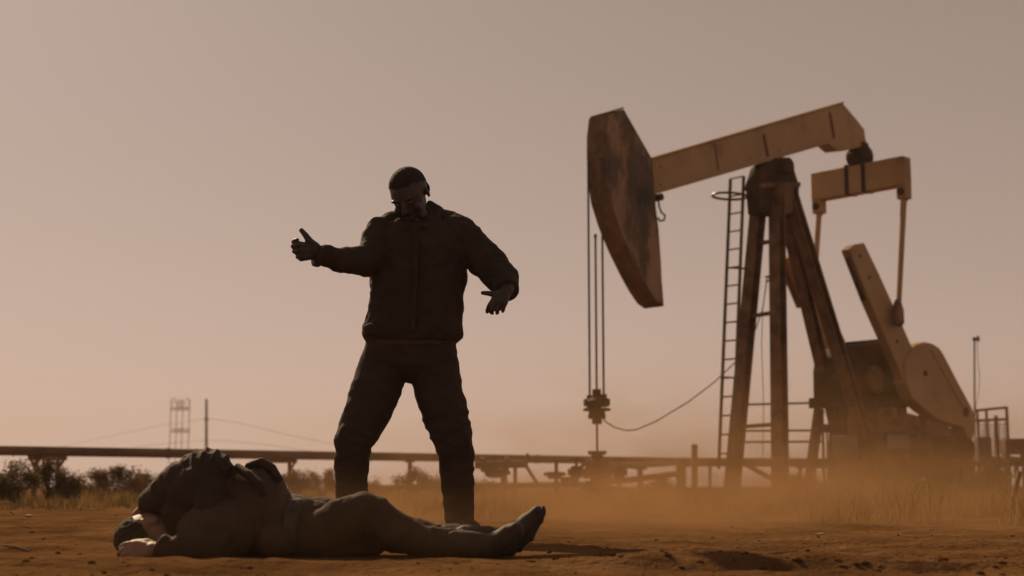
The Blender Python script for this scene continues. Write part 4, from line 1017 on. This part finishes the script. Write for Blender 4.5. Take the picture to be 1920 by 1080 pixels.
def grass(name, label, count, sampler, h0, h1, m, seed):
    rnd = random.Random(seed); vs, fs = [], []
    made = 0
    while made < count:
        s = sampler(rnd)
        if s is None: continue
        cx, cy, tall = s
        nb = rnd.randint(6, 26); made += nb; sp = rnd.uniform(0.02, 0.09); tall *= rnd.uniform(0.45, 1.25)
        for _ in range(nb):
            x, y = cx + rnd.gauss(0, sp), cy + rnd.gauss(0, sp); h = rnd.uniform(h0, h1) * tall; z = ground_z(x, y) - 0.005
            la, ll = rnd.uniform(0, 6.28), abs(rnd.gauss(0, 0.65)) * h; w = rnd.uniform(0.0025, 0.005); wa = rnd.uniform(0, 3.14)
            dx, dy = math.cos(wa) * w, math.sin(wa) * w; lx_, ly_ = math.cos(la) * ll, math.sin(la) * ll
            k = len(vs)
            vs += [(x - dx, y - dy, z), (x + dx, y + dy, z), (x + lx_ * 0.35 + dx * 0.7, y + ly_ * 0.35 + dy * 0.7, z + h * 0.6), (x + lx_ * 0.35 - dx * 0.7, y + ly_ * 0.35 - dy * 0.7, z + h * 0.6), (x + lx_, y + ly_, z + h)]
            fs += [(k, k + 1, k + 2, k + 3), (k + 3, k + 2, k + 4)]
    me = bpy.data.meshes.new(name); me.from_pydata(vs, [], fs)
    o = link_mesh(name, me, M[m]); tag(o, label, 'grass', kind='stuff'); return o
def samp_right(rnd):
    Y = rnd.uniform(7.2, 21); x = rnd.uniform(1010, 2100); X = (x - 960) / FPX * Y
    d = 1.3 * noise.noise((X * 0.9, Y * 0.5, 3.3)) + (x - 1500) / 900.0 + (Y - 10) * 0.05
    if d < rnd.uniform(0.05, 0.75) or noise.noise((X * 2.1, Y * 1.3, 9.3)) < -0.05: return None
    return X, Y, (0.45 + 0.5 * smooth01((x - 1350) / 350)) * (0.6 + 0.5 * rnd.random())
def samp_mid(rnd):
    Y = rnd.uniform(8.5, 24); x = rnd.uniform(-150, 1350); X = (x - 960) / FPX * Y
    lim = 9.0 if 690 < x < 1010 else (11.5 if x > 690 else 14.0)
    if Y < lim + rnd.uniform(-0.8, 3.0) + 2.0 * noise.noise((X * 0.8, 1.0, 2.0)) or noise.noise((X * 0.9, Y * 0.45, 7.3)) < rnd.uniform(-0.3, 0.4): return None
    return X, Y, 0.35 + 0.5 * rnd.random()
grass('dry_grass', 'golden dry grass and weeds in front of the pumpjack', 26000, samp_right, 0.10, 0.34, 'straw', 11)
grass('dry_grass', 'low olive and straw grass behind the two men', 22000, samp_mid, 0.08, 0.24, 'straw_green', 12)
grass('dry_grass', 'scattered straw blades among the bushes behind the men', 7000, samp_mid, 0.1, 0.3, 'straw', 13)

# ------------------------------------------------------------------ clods, pebbles and stones
M['clod'] = material('dirt_clod', [(0.06, 0.027, 0.011), (0.13, 0.06, 0.024)], 14, 0.95, 0, 0.6, 90, spec=0.0)
M['stone'] = material('pale_stone', [(0.24, 0.15, 0.085), (0.36, 0.24, 0.145)], 12, 0.85, 0, 0.5, 70)
def lump(g, c, r, rnd, flat=0.6):
    base = [(0, 0, 1), (0.894, 0, 0.447), (0.276, 0.851, 0.447), (-0.724, 0.526, 0.447), (-0.724, -0.526, 0.447), (0.276, -0.851, 0.447), (0.724, 0.526, -0.447), (-0.276, 0.851, -0.447), (-0.894, 0, -0.447), (-0.276, -0.851, -0.447), (0.724, -0.526, -0.447), (0, 0, -1)]
    fs = [(0, 1, 2), (0, 2, 3), (0, 3, 4), (0, 4, 5), (0, 5, 1), (1, 6, 2), (2, 7, 3), (3, 8, 4), (4, 9, 5), (5, 10, 1), (2, 6, 7), (3, 7, 8), (4, 8, 9), (5, 9, 10), (1, 10, 6), (6, 11, 7), (7, 11, 8), (8, 11, 9), (9, 11, 10), (10, 11, 6)]
    a_ = rnd.uniform(0, 6.28); sx, sy = rnd.uniform(0.8, 1.4), rnd.uniform(0.8, 1.2)
    vs = []
    for b_ in base:
        k = rnd.uniform(0.75, 1.2); x, y = b_[0] * sx, b_[1] * sy
        vs.append((c[0] + r * k * (x * math.cos(a_) - y * math.sin(a_)), c[1] + r * k * (x * math.sin(a_) + y * math.cos(a_)), c[2] + r * k * b_[2] * flat))
    g.add(vs, fs)
rnd = random.Random(5); g = MB()
for _ in range(1700):
    Y = 3.2 + 9 * rnd.random() ** 1.8; X = rnd.uniform(-0.42, 0.42) * Y
    r_ = min(0.011, 0.0016 * (1 / (rnd.random() + 0.03)) ** 0.62)
    if ((X + 0.55) / 0.85) ** 2 + ((Y - 4.55) / 0.25) ** 2 < 1: r_ = min(r_, 0.004)
    lump(g, (X, Y, ground_z(X, Y) + r_ * 0.2), r_, rnd)
for _ in range(110):
    X = rnd.uniform(0.0, 2.0); Y = rut_edge(X) + rnd.gauss(0.04, 0.06); r_ = 0.003 + 0.014 * rnd.random() ** 2.5
    lump(g, (X, Y, ground_z(X, Y) - r_ * 0.1), r_, rnd)
o = g.build('clods', M['clod']); tag(o, 'small dirt clods and pebbles strewn over the bare ground', 'dirt', kind='stuff')
def stone(x, y, r_, label, flat=0.5):
    Y = CAM_Z * FPX / (y - 912); p = at(x, y, Y); g = MB(); lump(g, (0, 0, r_ * flat * 0.5), r_, rnd, flat)
    o = g.build('stone', M['stone'], None, r_ * 0.12); o.location = (p.x, p.y, ground_z(p.x, p.y)); tag(o, label, 'stone', 'pale stones on the dirt')
stone(54, 968, 0.040, 'small pale stone on bare dirt left of the fallen man', 0.35)
stone(1022, 951, 0.05, 'pale stone just beyond the raised boot toe', 0.35)
stone(1182, 952, 0.05, 'pale flat stone in the dirt below the wellhead', 0.3)
stone(1545, 941, 0.10, 'long pale stone in the grass below the pumpjack', 0.22)
stone(1540, 1000, 0.03, 'little stone on the bare track at the right', 0.4)
sk = MB().tube([at(6, 1028, 5.05), at(30, 1032, 4.98), at(56, 1035, 4.9)], [0.004, 0.005, 0.003], 6)
cz_ = min(v[2] for v in sk.v); sk.v = [(x, y, z - cz_ + 0.002 + ground_z(x, y)) for x, y, z in sk.v]
tag(sk.build('stick', M['straw'], None, smooth=True), 'pale dry stick on the dirt at the lower left edge', 'stick')

# ------------------------------------------------------------------ dust in the air
def volume(name, dens, col, aniso):
    m = bpy.data.materials.new(name); m.use_nodes = True; n, l = m.node_tree.nodes, m.node_tree.links
    n.remove(n['Principled BSDF']); pv = n.new('ShaderNodeVolumePrincipled')
    pv.inputs['Color'].default_value = (*col, 1); pv.inputs['Density'].default_value = dens; pv.inputs['Anisotropy'].default_value = aniso
    l.new(pv.outputs[0], n['Material Output'].inputs['Volume']); return m
def dust(c, rad, dens, label, seed=0.0, rough=1.0):
    vs, fs = sphere_pts((0, 0, 0), rad, None, 28, 16)
    me = bpy.data.meshes.new('dust_cloud'); me.from_pydata(vs, [], fs)
    m = volume('airborne_dust', dens, (0.43, 0.25, 0.115), 0.3); n, l = m.node_tree.nodes, m.node_tree.links
    pv = [k for k in n if k.type == 'PRINCIPLED_VOLUME'][0]
    tc = n.new('ShaderNodeTexCoord'); mp = n.new('ShaderNodeMapping'); mp.inputs['Scale'].default_value = (1 / rad[0], 1 / rad[1], 1 / rad[2])
    ln = n.new('ShaderNodeVectorMath'); ln.operation = 'LENGTH'
    l.new(tc.outputs['Object'], mp.inputs[0]); l.new(mp.outputs[0], ln.inputs[0])
    ss = n.new('ShaderNodeMapRange'); ss.interpolation_type = 'SMOOTHERSTEP'; ss.inputs['From Min'].default_value = 1.0; ss.inputs['From Max'].default_value = 0.0
    ss.inputs['To Min'].default_value = 0.0; ss.inputs['To Max'].default_value = dens
    l.new(ln.outputs['Value'], ss.inputs['Value'])
    nz = n.new('ShaderNodeTexNoise'); nz.inputs['Scale'].default_value = 1.9; nz.inputs['Detail'].default_value = 4.0; nz.inputs['Distortion'].default_value = 0.6
    m2 = n.new('ShaderNodeMapping'); m2.inputs['Location'].default_value = (seed, seed * 2.3, 0); m2.inputs['Scale'].default_value = (0.7, 0.35, 1.6)
    l.new(tc.outputs['Object'], m2.inputs[0]); l.new(m2.outputs[0], nz.inputs['Vector'])
    r2 = n.new('ShaderNodeMapRange'); r2.inputs['From Min'].default_value = 0.38; r2.inputs['From Max'].default_value = 0.66; r2.inputs['To Min'].default_value = 0.12; r2.inputs['To Max'].default_value = 2.1
    l.new(nz.outputs[0], r2.inputs['Value'])
    mu = n.new('ShaderNodeMath'); mu.operation = 'MULTIPLY'; l.new(ss.outputs[0], mu.inputs[0]); l.new(r2.outputs[0], mu.inputs[1]); l.new(mu.outputs[0], pv.inputs['Density'])
    o = link_mesh('dust_cloud', me, m, smooth=True); o.location = c
    tag(o, label, 'dust', kind='stuff')
PUFFS = [  # x, distance, (half sizes), density, label
    (1470, 14.5, (7.5, 6.0, 2.0), 0.13, 'thin dust veil hanging before the pumpjack legs'),
    (1330, 8.6, (4.6, 4.6, 0.6), 0.36, 'dust drifting low over the bare track beside the raised boots'),
    (1215, 11.5, (1.5, 1.6, 0.62), 0.34, 'rounded dust puff rising in front of the timber post'),
    (1400, 13.0, (1.7, 1.5, 0.95), 0.30, 'dust puff curling round the foot of the ladder'),
    (1640, 15.0, (2.3, 1.8, 1.5), 0.28, 'dust puff swelling in front of the gearbox base'),
    (1830, 12.5, (1.5, 1.4, 0.7), 0.30, 'dust puff over the grass at the right edge'),
    (1040, 9.5, (0.9, 1.0, 0.34), 0.36, 'small dust puff behind the raised boot toe'),
    (700, 5.6, (1.3, 0.85, 0.45), 0.22, 'thin dust round the legs of the standing man'),
    (560, 4.35, (1.25, 0.7, 0.42), 0.08, 'faint dust settling over the fallen man')]
for k_, (x_, y_, rad_, den_, lab_) in enumerate(PUFFS):
    c = at(x_, 912, y_); dust((c.x, c.y, -0.06), rad_, den_, lab_, 1.0 + 3.1 * k_)
# even haze filling the whole place
hz = MB().box((0, 670, 29), (2560, 1440, 62)).build('haze', volume('haze', 0.0008, (0.92, 0.82, 0.8), 0.1))
tag(hz, 'pale tan haze filling the air', 'haze', kind='stuff')
